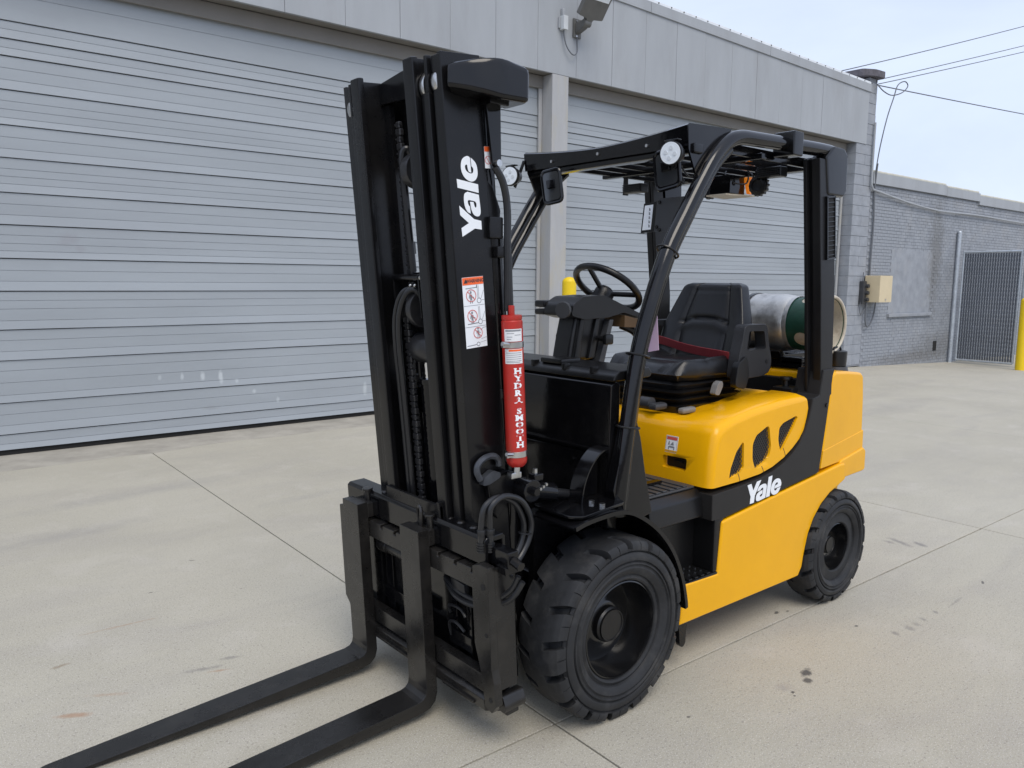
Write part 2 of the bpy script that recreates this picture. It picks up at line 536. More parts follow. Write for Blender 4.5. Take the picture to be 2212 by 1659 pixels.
def concrete(name, stains=True):
    m = bpy.data.materials.new(name)
    m.use_nodes = True
    N, L = m.node_tree.nodes, m.node_tree.links
    p = N['Principled BSDF']
    p.inputs['Specular IOR Level'].default_value = 0.3
    t = N.new('ShaderNodeNewGeometry')
    pos = t.outputs['Position']
    def noise(scale, det, rough, vec=None, dist=0.0, sc=None):
        n = N.new('ShaderNodeTexNoise')
        n.inputs['Scale'].default_value = scale
        n.inputs['Detail'].default_value = det
        n.inputs['Roughness'].default_value = rough
        n.inputs['Distortion'].default_value = dist
        v = vec or pos
        if sc:
            mp_ = N.new('ShaderNodeMapping')
            mp_.inputs['Scale'].default_value = sc
            mp_.inputs['Rotation'].default_value = (0, 0, 0.25)
            L.new(v, mp_.inputs[0])
            v = mp_.outputs[0]
        L.new(v, n.inputs['Vector'])
        return n.outputs['Fac']
    def ramp(f, stops):
        r = N.new('ShaderNodeValToRGB')
        e = r.color_ramp.elements
        while len(e) < len(stops):
            e.new(0.5)
        for k, (q, c) in zip(e, stops):
            k.position = q
            k.color = (*c, 1) if isinstance(c, tuple) else (c, c, c, 1)
        L.new(f, r.inputs[0])
        return r.outputs[0]
    def mix(f, a, b, mode='MIX'):
        x = N.new('ShaderNodeMix')
        x.data_type = 'RGBA'
        x.blend_type = mode
        if isinstance(f, float):
            x.inputs[0].default_value = f
        else:
            L.new(f, x.inputs[0])
        for s, q in ((6, a), (7, b)):
            if isinstance(q, tuple):
                x.inputs[s].default_value = (*q, 1)
            else:
                L.new(q, x.inputs[s])
        return x.outputs[2]
    base = ramp(noise(0.55, 8, 0.62, dist=0.4), [(0.28, (0.362, 0.338, 0.268)), (0.5, (0.410, 0.383, 0.306)), (0.72, (0.446, 0.419, 0.340))])
    blot = ramp(noise(1.7, 7, 0.65, dist=0.8, sc=(0.45, 1.3, 1)), [(0.46, 0.0), (0.72, 0.55)])
    base = mix(blot, base, (0.325, 0.30, 0.262))
    pale = ramp(noise(2.6, 6, 0.6, dist=0.3), [(0.55, 0.0), (0.75, 0.5)])
    base = mix(pale, base, (0.50, 0.468, 0.405))
    # worn aggregate speckle
    sp = ramp(noise(95, 3, 0.6), [(0.36, 0.0), (0.42, 1.0)])
    base = mix(sp, mix(0.7, base, (0.22, 0.20, 0.175)), base)
    sp2 = ramp(noise(210, 2, 0.5), [(0.58, 0.0), (0.66, 0.75)])
    base = mix(sp2, base, (0.64, 0.61, 0.56))
    pits = ramp(noise(34, 5, 0.7), [(0.30, 0.85), (0.335, 0.0)])
    base = mix(pits, base, (0.17, 0.16, 0.145))
    obi = N.new('ShaderNodeObjectInfo')
    base = mix(0.10, base, ramp(obi.outputs['Random'], [(0, (0.36, 0.34, 0.30)), (1, (0.56, 0.52, 0.45))]))
    if stains:
        sx = N.new('ShaderNodeSeparateXYZ')
        L.new(pos, sx.inputs[0])
        def math_(op, a, b=None):
            q = N.new('ShaderNodeMath')
            q.operation = op
            for i, v in enumerate((a, b)):
                if v is None:
                    continue
                if isinstance(v, (int, float)):
                    q.inputs[i].default_value = v
                else:
                    L.new(v, q.inputs[i])
            return q.outputs[0]
        wob = noise(9, 5, 0.7)
        wob2 = noise(26, 5, 0.75)
        for (x, y, rx, ry, ang, colr, amt, hard) in STAINS:
            dx, dy = math_('SUBTRACT', sx.outputs[0], x), math_('SUBTRACT', sx.outputs[1], y)
            ca, sa = math.cos(ang), math.sin(ang)
            u = math_('DIVIDE', math_('ADD', math_('MULTIPLY', dx, ca), math_('MULTIPLY', dy, sa)), rx)
            v = math_('DIVIDE', math_('SUBTRACT', math_('MULTIPLY', dy, ca), math_('MULTIPLY', dx, sa)), ry)
            q = math_('SQRT', math_('ADD', math_('MULTIPLY', u, u), math_('MULTIPLY', v, v)))
            q = math_('ADD', q, math_('MULTIPLY', math_('SUBTRACT', wob, 0.5), 1.6))
            q = math_('ADD', q, math_('MULTIPLY', math_('SUBTRACT', wob2, 0.5), 1.4))
            base = mix(ramp(q, [(max(0.0, 0.62-hard), amt), (0.95, 0.0)]), base, colr)
    L.new(base, p.inputs['Base Color'])
    rr = N.new('ShaderNodeMapRange')
    rr.inputs['To Min'].default_value = 0.62
    rr.inputs['To Max'].default_value = 0.9
    L.new(noise(3, 5, 0.6), rr.inputs['Value'])
    L.new(rr.outputs[0], p.inputs['Roughness'])
    bp = N.new('ShaderNodeBump')
    bp.inputs['Strength'].default_value = 0.6
    bp.inputs['Distance'].default_value = 0.004
    L.new(noise(120, 6, 0.65), bp.inputs['Height'])
    bp2 = N.new('ShaderNodeBump')
    bp2.inputs['Strength'].default_value = 0.25
    bp2.inputs['Distance'].default_value = 0.03
    L.new(noise(4, 5, 0.6), bp2.inputs['Height'])
    L.new(bp.outputs[0], bp2.inputs['Normal'])
    L.new(bp2.outputs[0], p.inputs['Normal'])
    return m

OIL, RUST, SMUDGE = (0.07, 0.068, 0.065), (0.36, 0.235, 0.155), (0.30, 0.285, 0.26)
MARK = (0.20, 0.19, 0.178)
STAINS = [(-0.875, 0.875, 0.055, 0.026, 0.3, OIL, 0.9, 0.15), (-0.815, 0.915, 0.03, 0.022, 0.3, OIL, 0.85, 0.15), (-0.69, 0.885, 0.05, 0.05, 0.2, (0.30, 0.275, 0.25), 0.6, 0.5),
          (-0.679, 0.925, 0.016, 0.010, 0.2, OIL, 0.9, 0.1), (-0.66, 0.945, 0.007, 0.006, 0.2, OIL, 0.8, 0.1), (-1.324, 0.454, 0.025, 0.012, 0.2, OIL, 0.85, 0.15), (-1.385, 0.48, 0.03, 0.012, 0.2, OIL, 0.6, 0.2),
          (1.62, -0.72, 0.085, 0.020, -0.55, RUST, 0.8, 0.4), (1.48, -0.80, 0.10, 0.018, -0.55, RUST, 0.45, 0.5),
          (1.27, -1.445, 0.24, 0.012, -0.06, RUST, 0.5, 0.5), (1.578, -1.183, 0.05, 0.020, 0.2, (0.25, 0.20, 0.14), 0.75, 0.3),
          (1.12, -0.776, 0.10, 0.022, -0.3, MARK, 0.6, 0.4), (0.986, -0.80, 0.06, 0.018, -0.3, MARK, 0.55, 0.4), (1.066, -0.717, 0.06, 0.012, -0.4, RUST, 0.6, 0.4),
          (-2.93, 0.36, 0.10, 0.035, 1.2, MARK, 0.7, 0.3), (-2.99, 0.46, 0.07, 0.035, 1.2, MARK, 0.75, 0.3), (-2.88, 0.31, 0.05, 0.03, 1.2, MARK, 0.55, 0.3),
          (-1.558, 0.946, 0.035, 0.022, 1.0, MARK, 0.6, 0.3), (-1.668, 0.963, 0.045, 0.025, 1.0, MARK, 0.5, 0.3), (-1.745, 0.963, 0.03, 0.022, 1.0, MARK, 0.45, 0.3), (-1.825, 0.963, 0.035, 0.020, 1.0, MARK, 0.6, 0.3), (-1.964, 0.962, 0.03, 0.020, 1.0, MARK, 0.65, 0.3), (-2.19, 0.975, 0.12, 0.010, 0.05, MARK, 0.45, 0.4),
          (-1.49, 0.787, 0.016, 0.009, 0, OIL, 0.8, 0.1), (-2.595, 0.962, 0.03, 0.009, 0.4, OIL, 0.8, 0.1), (-0.2, 0.77, 0.012, 0.008, 0, OIL, 0.7, 0.1), (0.728, -2.141, 0.02, 0.006, -0.5, OIL, 0.7, 0.1), (1.057, -1.783, 0.018, 0.007, 0, OIL, 0.7, 0.1),
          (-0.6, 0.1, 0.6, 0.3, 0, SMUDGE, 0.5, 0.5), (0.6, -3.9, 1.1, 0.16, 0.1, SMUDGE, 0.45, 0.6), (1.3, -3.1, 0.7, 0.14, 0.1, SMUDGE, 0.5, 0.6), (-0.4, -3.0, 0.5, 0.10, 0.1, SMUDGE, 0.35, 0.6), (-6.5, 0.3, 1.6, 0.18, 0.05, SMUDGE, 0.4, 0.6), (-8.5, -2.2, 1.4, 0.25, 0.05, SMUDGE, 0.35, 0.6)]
M_CONC = concrete('concrete')
M_EARTH = mat('joint_filler', (0.07, 0.062, 0.053), 0.95, var=0.3, vscale=20)
M_THRESH = mat('threshold_concrete', (0.355, 0.33, 0.28), 0.85, var=0.2, vscale=3, bump=0.4, bscale=40, dirt=(0.26, 0.245, 0.21), dirt_amt=0.6, dirt_scale=4)

# ground sheet to the horizon, just under the slabs
b = B(W)
t = bmesh.new()
xs = [600, 60, 12, -11, -12.5, -14, -16, -18, -20, -26, -60, -600]
prev = None
for x in xs:
    a, c = t.verts.new((x, -600, gz(x)-0.02)), t.verts.new((x, 600, gz(x)-0.02))
    if prev:
        t.faces.new((prev[0], prev[1], c, a))
    prev = (a, c)
bmesh.ops.recalc_face_normals(t, faces=t.faces)
if t.faces[0].normal.z < 0:
    bmesh.ops.reverse_faces(t, faces=t.faces)
b._add(t)
ground = obj('ground', b, M_EARTH)
tag(ground, kind='structure')

# concrete slabs, each its own piece, with tooled joints between
JX = [0.219+3.895*k for k in range(-7, 4)]
JY = [-6.4, 0.487, 6.21, 11.9]
G = 0.0042
def slab(x0, x1, y0, y1):
    t = bmesh.new()
    nx = 70 if x0 > -6 else 6
    top, e = [], 0.0016
    X = [x0+G, x0+G+e] + [x0+(x1-x0)*k/nx for k in range(1, nx)] + [x1-G-e, x1-G]
    Y = [y0+G, y0+G+e, y1-G-e, y1-G]
    wob_ = [[random.uniform(-0.0013, 0.0013) for _ in X] for _ in (0, 1)]
    Yw_ = lambda i, j: Y[j]+(wob_[0][i] if j < 2 else wob_[1][i])
    V = [[t.verts.new((x, Yw_(i, j), gz(x)-(0.0012 if (i in (0, len(X)-1) or j in (0, 3)) else 0))) for j, y in enumerate(Y)] for i, x in enumerate(X)]
    for i in range(len(X)-1):
        for j in range(3):
            t.faces.new((V[i][j], V[i+1][j], V[i+1][j+1], V[i][j+1]))
    # sides
    ed = [q for q in t.edges if len(q.link_faces) == 1]
    r = bmesh.ops.extrude_edge_only(t, edges=ed)
    for v in r['geom']:
        if isinstance(v, bmesh.types.BMVert):
            v.co.z -= 0.05
    bmesh.ops.recalc_face_normals(t, faces=t.faces)
    bb = B(W)
    bb._add(t)
    obj('concrete_slab', bb, M_CONC, ground, ang=25)
for i in range(len(JX)-1):
    for j in range(len(JY)-1):
        slab(JX[i], JX[i+1], JY[j], JY[j+1])
# weathered strip along the building
bb = B(W)
t = bmesh.new()
prev = None
for k in range(160):
    x = 8-k*0.105
    yv = -5.36+0.035*math.sin(x*1.9)+0.025*math.sin(x*5.3+1)+random.uniform(-0.012, 0.012)+0.03*math.sin(x*0.7)
    a, c, e_ = t.verts.new((x, -6.3, 0.004)), t.verts.new((x, yv-0.01, 0.004)), t.verts.new((x, yv, 0.0005))
    if prev:
        t.faces.new((prev[0], a, c, prev[1]))
        t.faces.new((prev[1], c, e_, prev[2]))
    prev = (a, c, e_)
bmesh.ops.recalc_face_normals(t, faces=t.faces)
if t.faces[0].normal.z < 0:
    bmesh.ops.reverse_faces(t, faces=t.faces)
bb._add(t)
obj('threshold_strip', bb, M_THRESH, ground)
# far yard beyond the jointed slabs
b = B(W)
t = bmesh.new()
prev = None
for x in [JX[0], -28, -34, -60, -90]:
    a, c = t.verts.new((x, -80, gz(x)-0.003)), t.verts.new((x, 60, gz(x)-0.003))
    if prev:
        t.faces.new((prev[0], a, c, prev[1]))
    prev = (a, c)
bmesh.ops.recalc_face_normals(t, faces=t.faces)
b._add(t)
o = obj('far_yard_slab', b, M_CONC, ground)

add_spots(M_DOOR, [(-0.63, 0.62, 0.030, 0.055, (0.58, 0.62, 0.64), 0.56), (-0.42, 0.64, 0.022, 0.05, (0.58, 0.62, 0.64), 0.45), (-0.82, 0.60, 0.03, 0.09, (0.58, 0.62, 0.64), 0.60), (-0.20, 0.64, 0.022, 0.04, (0.55, 0.59, 0.61), 0.34),
                   (-0.99, 0.55, 0.028, 0.035, (0.55, 0.59, 0.61), 0.38), (-1.18, 0.42, 0.026, 0.035, (0.58, 0.62, 0.64), 0.45), (-1.45, 0.30, 0.026, 0.04, (0.58, 0.62, 0.64), 0.41), (-2.55, 0.34, 0.03, 0.09, (0.58, 0.62, 0.63), 0.45),
                   (0.55, 2.02, 0.10, 0.09, (0.27, 0.275, 0.30), 0.5), (0.45, 1.93, 0.06, 0.05, (0.27, 0.275, 0.30), 0.45), (-0.7, 0.28, 0.12, 0.03, (0.24, 0.25, 0.26), 0.4)])
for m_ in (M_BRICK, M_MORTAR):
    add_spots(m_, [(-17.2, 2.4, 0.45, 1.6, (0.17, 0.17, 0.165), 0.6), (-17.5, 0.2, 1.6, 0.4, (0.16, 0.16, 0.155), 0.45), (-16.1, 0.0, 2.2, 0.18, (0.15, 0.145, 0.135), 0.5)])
# ---------------------------------------------------------------- warehouse
DOORY, FACEY = -5.99, -5.74
ware = empty('warehouse', W @ Vector((-5.3, FACEY, 0)), 'grey industrial building with two big roll-up doors behind the forklift', 'building')
# main shell behind everything
bb = B(W)
bb.box(-13.86, 14, -20, -6.12, -0.3, 5.45)
obj('shell_wall', bb, M_WALL, ware)

SEAMS = [-0.03, 0.199, 0.496, 0.893, 1.177, 1.531, 1.828, 2.131, 2.42, 2.73, 3.019, 3.327, 3.619, 3.768, 3.922, 4.31]
THIN = [0.112, 0.286, 0.389, 0.57, 0.687, 0.797, 0.979, 1.081, 1.262, 1.37, 1.447, 1.623, 1.722, 1.897, 1.965, 2.041, 2.222, 2.319, 2.499, 2.566, 2.634,
        2.812, 2.915, 3.085, 3.159, 3.232, 3.415, 3.517, 3.691, 3.85, 4.15]
def door(x0, x1, label):
    bb = B(W)
    bb.box(x0-0.05, x1+0.05, -6.11, -6.022, -0.05, 4.44)
    dr = obj('roll_up_door', bb, M_SOFF, ware)
    dr['label'] = label
    for k in range(len(SEAMS)-1):
        z0, z1 = SEAMS[k], SEAMS[k+1]
        if k == 0:
            z0 = 0.052
        lines = [z0+0.004] + [q for q in THIN if z0 < q < z1] + [z1-0.003]
        prof = []
        for i in range(len(lines)-1):
            a, c = lines[i], lines[i+1]
            last = i == len(lines)-2
            prof += [(-5.9935 if i else -6.02, a), (-5.9885 if i else -5.979, a+0.0015), (-5.9905 if i else -5.9895, c-(0.0 if last else 0.003)), (-5.9935, c)]
        prof += [(-6.02, z1-0.003)]
        n = len(prof)
        t = bmesh.new()
        nx = 14
        V = []
        for i in range(nx+1):
            x = x0+(x1-x0)*i/nx
            row = []
            for (y, z) in prof:
                zz = z
                if k == 0 and z < 0.06 and x0 < -5.2 and False:
                    zz = z
                row.append(t.verts.new((x, y+0.0015*math.sin(x*3.1+z*2), zz+0.0016*math.sin(x*0.9+k)-0.004*(k < 5)*math.sin(x*1.7+k*2)**4*0.5)))
            V.append(row)
        for i in range(nx):
            for j in range(n-1):
                t.faces.new((V[i][j], V[i+1][j], V[i+1][j+1], V[i][j+1]))
        bmesh.ops.recalc_face_normals(t, faces=t.faces)
        s = B(W)
        s._add(t)
        obj('door_slat', s, M_DOOR, dr, ang=20)
    for xx in (x0, x1):
        sg = 1 if xx == x0 else -1
        s = B(W)
        s.box(min(xx, xx+sg*0.055), max(xx, xx+sg*0.055), -5.975, -5.945, 0, 4.3, bev=0.004)
        obj('guide_rail', s, M_POST, dr)
    s = B(W)
    s.box(x0, x1, -5.975, -5.93, 4.28, 4.445, bev=0.006)
    obj('door_header', s, M_SOFF, dr)
    s = B(W)
    s.box(x0, x1, -6.03, -6.0, 0.003, 0.06)
    obj('bottom_seal', s, M_DARK, dr)
door(-5.15, 5.5, 'wide grey ribbed roll-up door on the left')
door(-13.15, -5.453, 'grey ribbed roll-up door behind the operator seat')

def cut_post(x0, x1):
    s = B(W)
    s.box(x0, x1, -6.11, FACEY, 0, 4.447, bev=0.008)
    return obj('pillar', s, M_POST, ware)
cut_post(-5.45, -5.155)
# soffit and fascia panels
s = B(W)
s.box(-13.2, 6, -6.11, FACEY-0.035, 4.452, 4.56)
obj('soffit', s, M_SOFF, ware)
def ztop(x):
    return 5.748+0.0235*(x+7.8)
px = [-13.56] + [-4.89-0.6965*k for k in range(11, -1, -1)] + [-4.89+0.6965*k for k in range(1, 14)]
px = sorted(set(round(v, 3) for v in px))
for i in range(len(px)-1):
    a, c = px[i]+0.002, px[i+1]-0.002
    dj = random.uniform(-0.0025, 0.0025)
    s = B(W)
    s.prism([(a, 4.45), (c, 4.45), (c, ztop(c)-0.14), (a, ztop(a)-0.14)], 'y', FACEY-0.04+dj, FACEY+dj, bev=0.002, seg=1)
    obj('fascia_panel', s, M_WALL, ware)
# flashing band and bright coping strip with rivets
for a, c in ((-13.58, -10.1), (-10.1, -7.05), (-7.05, -3.3), (-3.3, 6)):
    s = B(W)
    s.prism([(a+0.003, ztop(a)-0.15), (c-0.003, ztop(c)-0.15), (c-0.003, ztop(c)), (a+0.003, ztop(a))], 'y', FACEY-0.03, FACEY+0.022, bev=0.003, seg=1)
    obj('flashing', s, M_WALL, ware)
s = B(W)
s.prism([(-13.57, ztop(-13.57)+0.002), (6, ztop(6)+0.002), (6, ztop(6)+0.045), (-13.57, ztop(-13.57)+0.045)], 'y', FACEY-0.30, FACEY+0.012, bev=0.004, seg=1)
cop = obj('coping_strip', s, M_TRIM, ware)
s = B(W)
x = -13.6
while x < 5:
    s.cyl((x, FACEY+0.010, ztop(x)+0.024), (x, FACEY+0.019, ztop(x)+0.024), 0.012, seg=8)
    x += 0.29
obj('rivet', s, M_FIXT, cop)

# block pier closing the building
blk_h = 0.2025
for k in range(28):
    z0 = k*blk_h
    z1 = z0+blk_h-0.006
    zt = 5.70
    if z1 > zt:
        break
    high = z0 > 4.44
    xl, xr = (-13.875, -13.57 if high else -13.205)
    parts_ = [(xl, xr)] if high or k % 2 else [(xl, xl+0.31), (xl+0.316, xr)]
    for a, c in parts_:
        s = B(W)
        s.box(a, c, -6.11, FACEY-0.012+random.uniform(-0.003, 0.003), z0-0.02 if k == 0 else z0, z1, bev=0.005, seg=1)
        obj('block', s, M_BRICK, ware)
s = B(W)
s.box(-13.87, -13.21, -6.10, FACEY-0.022, -0.05, 4.44)
s.box(-13.87, -13.575, -6.10, FACEY-0.022, 4.44, 5.75)
obj('pier_core', s, M_MORTAR, ware)
s = B(W)
s.prism(rounded([(-13.98, -6.5), (-13.30, -6.5), (-13.36, -5.80), (-13.62, -5.66), (-13.98, -5.64)], 0.06, 3), 'z', 5.765, 5.90, bev=0.02)
s.prism([(-13.90, -6.4), (-13.40, -6.4), (-13.45, -5.9), (-13.86, -5.75)], 'z', 5.69, 5.77)
obj('pier_cap', s, M_CAPST, ware)

# wall floodlight, cable and junction box on the fascia
fl = empty('wall_floodlight', W @ Vector((-5.56, FACEY, 5.05)), 'grey area floodlight angled out from the fascia above the mast', 'light fixture')
s = B(W)
s.box(-5.64, -5.50, FACEY+0.002, FACEY+0.03, 4.97, 5.22, bev=0.006)
obj('mount_plate', s, M_FIXT, fl)
s = B(W)
s.prism([(FACEY+0.03, 5.16), (FACEY+0.03, 5.02), (FACEY+0.17, 5.06), (FACEY+0.24, 5.10), (FACEY+0.24, 5.16), (FACEY+0.16, 5.17)], 'x', -5.615, -5.525, bev=0.012)
s.cyl((-5.63, FACEY+0.20, 5.12), (-5.51, FACEY+0.20, 5.12), 0.045, seg=16)
obj('arm', s, M_FIXT, fl)
# head tilts up and out from the wall
Hm = W @ Matrix.Translation((-5.585, FACEY+0.20, 5.13)) @ Matrix.Rotation(R(52), 4, 'X')
s = B(Hm)
s.prism(rounded([(-0.045, 0.0), (0.045, 0.0), (0.06, 0.06), (0.215, 0.08), (0.215, 0.66), (-0.215, 0.66), (-0.215, 0.08), (-0.06, 0.06)], 0.012, 2), 'z', -0.03, 0.045, bev=0.008)
hd = obj('lamp_head', s, M_FIXT, fl)
s = B(Hm)
s.box(-0.185, 0.185, 0.31, 0.63, -0.034, -0.028)
obj('lens', s, M_LENS, fl)
s = B(Hm)
for k in range(7):
    s.box(-0.18, 0.18, 0.13+k*0.07, 0.142+k*0.07, 0.045, 0.075)
obj('cooling_fin', s, M_FIXT, hd)
s = B(W)
for z in (4.99, 5.19):
    s.cyl((-5.55, FACEY+0.03, z), (-5.55, FACEY+0.04, z), 0.012, seg=8)
obj('bolt', s, M_STEEL, fl)
jb = empty('junction_box', W @ Vector((-5.30, FACEY, 5.0)), 'small pale junction box with cable left of the floodlight', 'junction box')
s = B(W)
s.box(-5.345, -5.265, FACEY+0.002, FACEY+0.09, 5.02, 5.20, bev=0.006)
obj('box', s, M_PALEP, jb)
s = B(W)
s.box(-5.26, -5.235, FACEY+0.002, FACEY+0.03, 5.04, 5.18, bev=0.004)
s.box(-5.32, -5.28, FACEY+0.002, FACEY+0.05, 5.20, 5.30, bev=0.006)
obj('bracket', s, M_WALL, jb)
s = B(W)
s.tube([(-5.30, FACEY+0.045, 5.03), (-5.31, FACEY+0.045, 4.96), (-5.35, FACEY+0.05, 4.83), (-5.43, FACEY+0.06, 4.74), (-5.50, FACEY+0.06, 4.73), (-5.555, FACEY+0.05, 4.79), (-5.57, FACEY+0.03, 4.90), (-5.575, FACEY+0.02, 5.0)], 0.0085, seg=8, smooth=5)
obj('cable', s, M_CABLE, jb)

# ---------------------------------------------------------------- lower brick building
BRY = -5.757
brk = empty('brick_building', W @ Vector((-18, BRY, -0.2)), 'low painted brick building beyond the warehouse on the right', 'building')
XL, XR, ZT = -34.0, -13.885, 3.70
bb = B(W)
bb.box(XL, XR, -14, BRY-0.008, -0.6, ZT)
obj('wall', bb, M_MORTAR, brk)
bw, bh = 0.203, 0.0677
brick_me = None
s = B()
s.box(0, bw-0.008, -0.02, 0.002, 0, bh-0.008, bev=0.003, seg=1)
brick_me = bpy.data.meshes.new('brick')
s.bm.to_mesh(brick_me)
s.bm.free()
brick_me.materials.append(M_BRICK)
rest = bmesh.new()
count = 0
cells = []
nrow = int((ZT+0.4)/bh)
for r_ in range(nrow):
    z = -0.38+r_*bh
    x = XR-0.01-bw+(bw/2 if r_ % 2 else 0)
    while x > -24.5:
        inwin = -16.95 < x+bw/2 < -14.95 and 1.02 < z+bh/2 < 2.42
        if not inwin and z+bh < ZT and x+bw <= XR+0.05 and z > gz(x)-0.12:
            cells.append((x, z))
        x -= bw
cells.sort(key=lambda q: -q[0])
cells_big = [q for q in cells if -15.6 < q[0] and 0.0 < q[1] < 3.7]
big = set(cells_big[:300])
for (x, z) in cells:
    xx = min(x, XR-bw+0.008)
    off = Vector((xx, BRY+random.uniform(-0.002, 0.0015), z))
    if (x, z) in big:
        o = bpy.data.objects.new('brick', brick_me)
        COL.objects.link(o)
        o.parent = brk
        o.matrix_parent_inverse = Matrix.Translation(-brk.location)
        o.matrix_basis = W @ Matrix.Translation(off)
    else:
        T = W @ Matrix.Translation(off)
        v = [rest.verts.new(T @ Vector(q)) for q in ((0, 0.002, 0), (bw-0.008, 0.002, 0), (bw-0.008, 0.002, bh-0.008), (0, 0.002, bh-0.008), (0, -0.01, 0), (bw-0.008, -0.01, 0), (bw-0.008, -0.01, bh-0.008), (0, -0.01, bh-0.008))]
        for f in ((0, 1, 2, 3), (4, 7, 6, 5), (0, 4, 5, 1), (3, 2, 6, 7), (0, 3, 7, 4), (1, 5, 6, 2)):
            rest.faces.new([v[i] for i in f])
bmesh.ops.recalc_face_normals(rest, faces=rest.faces)
me = bpy.data.meshes.new('far_bricks')
rest.to_mesh(me)
rest.free()
o = finish('far_bricks', me, M_BRICK, brk, flat=True)
o['kind'] = 'stuff'
# bricked-in window and its sill
s = B(W)
s.box(-16.94, -14.96, BRY-0.02, BRY+0.004, 1.03, 2.41, bev=0.004)
obj('window_infill', s, M_BRICK, brk)
s = B(W)
s.box(-17.0, -14.92, BRY-0.02, BRY+0.06, 0.945, 1.02, bev=0.01)
obj('window_sill', s, M_BRICK, brk)
s = B(W)
s.box(-17.45, -17.28, BRY-0.05, BRY+0.012, 0.10, 0.33)
obj('wall_vent', s, M_DARK, brk)
# stepped coping of the parapet, pale membrane on top
edges = [(-17.3, XR, 3.705, 3.965), (-19.15, -17.305, 3.70, 3.93), (-23.0, -19.155, 3.62, 3.87), (-34, -23.005, 3.60, 3.84)]
for a, c, z0, z1 in edges:
    s = B(W)
    s.box(a, c, BRY-0.25, BRY+0.055, z0, z1-0.035, bev=0.006)
    obj('coping', s, M_WALL, brk)
    s = B(W)
    s.box(a, c, BRY-0.35, BRY+0.03, z1-0.033, z1+0.02, bev=0.02)
    obj('roof_edge', s, M_ROOFM, brk)
# pipe sagging along the parapet, conduit down the corner
s = B(W)
s.tube([(-13.80, BRY+0.05, 4.9), (-13.80, BRY+0.05, 3.9), (-13.84, BRY+0.055, 3.62), (-14.1, BRY+0.06, 3.56), (-15.5, BRY+0.06, 3.42), (-17, BRY+0.06, 3.34), (-19, BRY+0.06, 3.36), (-21.5, BRY+0.06, 3.33), (-26, BRY+0.06, 3.3)], 0.022, seg=8, smooth=5)
cd = obj('wall_conduit', s, M_WALL)
tag(cd, 'thin grey conduit sagging along the brick wall below the parapet', 'pipe')
s = B(W)
s.tube([(-13.90, BRY+0.10, 4.1), (-13.93, BRY+0.07, 3.9), (-13.96, BRY+0.04, 3.55), (-14.02, BRY+0.035, 2.9), (-14.0, BRY+0.035, 2.2), (-14.0, BRY+0.035, 1.83)], 0.019, seg=8, smooth=4)
o = obj('service_cable', s, M_CABLE)
tag(o, 'dark service cable running down the wall to the cream cabinet', 'cable')

# cream enclosure
enc = empty('utility_cabinet', W @ Vector((-14.05, BRY, 1.28)), 'cream utility cabinet fixed on the grey brick wall', 'cabinet')
s = B(W)
s.box(-14.35, -13.83, BRY+0.03, BRY+0.36, 1.285, 1.835, bev=0.012)
obj('door', s, M_CREAM, enc)
s = B(W)
s.box(-14.33, -13.85, BRY+0.008, BRY+0.03, 1.30, 1.82)
s.box(-13.79, -13.66, BRY+0.008, BRY+0.10, 1.24, 1.72, bev=0.01)
for z in (1.34, 1.48, 1.62):
    s.cyl((-13.77, BRY+0.10, z), (-13.77, BRY+0.16, z), 0.04, seg=10)
obj('back_plate', s, M_GREYP, enc)
s = B(W)
s.box(-14.11, -14.07, BRY+0.362, BRY+0.366, 1.32, 1.36)
obj('lock', s, M_STEEL, enc)
s = B(W)
s.tube([(-14.16, BRY+0.12, 1.29), (-14.16, BRY+0.10, 1.05), (-14.08, BRY+0.08, 0.83), (-13.97, BRY+0.07, 0.77), (-13.87, BRY+0.08, 0.86), (-13.83, BRY+0.09, 1.05), (-13.83, BRY+0.10, 1.29)], 0.016, seg=8, smooth=5)
s.tube([(-13.70, BRY+0.06, 1.9), (-13.69, BRY+0.05, 1.5), (-13.66, BRY+0.05, 1.15), (-13.72, BRY+0.05, 1.03), (-13.82, BRY+0.06, 1.15), (-13.84, BRY+0.09, 1.29)], 0.010, seg=8, smooth=5)
obj('cable_loop', s, M_CABLE, enc)

# ---------------------------------------------------------------- gate
GX = -18.12
ZB = gz(GX)
gate = empty('chain_link_gate', W @ Vector((GX, BRY+1.2, ZB)), 'galvanised chain-link gate with dark privacy slats by the brick wall', 'gate')
def pole(y, r, z0, z1):
    s = B(W)
    s.cyl((GX, y, z0), (GX, y, z1), r, seg=14)
    s.sphere((GX, y, z1), r*1.12, (1, 1, 0.9), seg=12)
    return obj('post', s, M_GALV, gate)
GY0, GY1 = BRY+0.06, BRY+1.43
pole(GY0, 0.045, ZB, 2.90)
pole(GY1+0.12, 0.062, ZB-0.02, 2.95)
s = B(W)
for (p0, p1) in (((GX, GY0+0.14, 2.43), (GX, GY1, 2.43)), ((GX, GY0+0.14, ZB+0.08), (GX, GY1, ZB+0.08)), ((GX, GY0+0.14, ZB+0.08), (GX, GY0+0.14, 2.43)), ((GX, GY1, ZB+0.08), (GX, GY1, 2.43))):
    s.cyl(p0, p1, 0.026, seg=10)
obj('gate_frame', s, M_GALV, gate)
sl = B(W)
sl.box(-0.006, 0.006, -0.021, 0.021, 0, 2.43-ZB-0.14)
me_sl = bpy.data.meshes.new('privacy_slat')
sl.bm.to_mesh(me_sl)
sl.bm.free()
me_sl.materials.append(M_SLAT)
n = 22
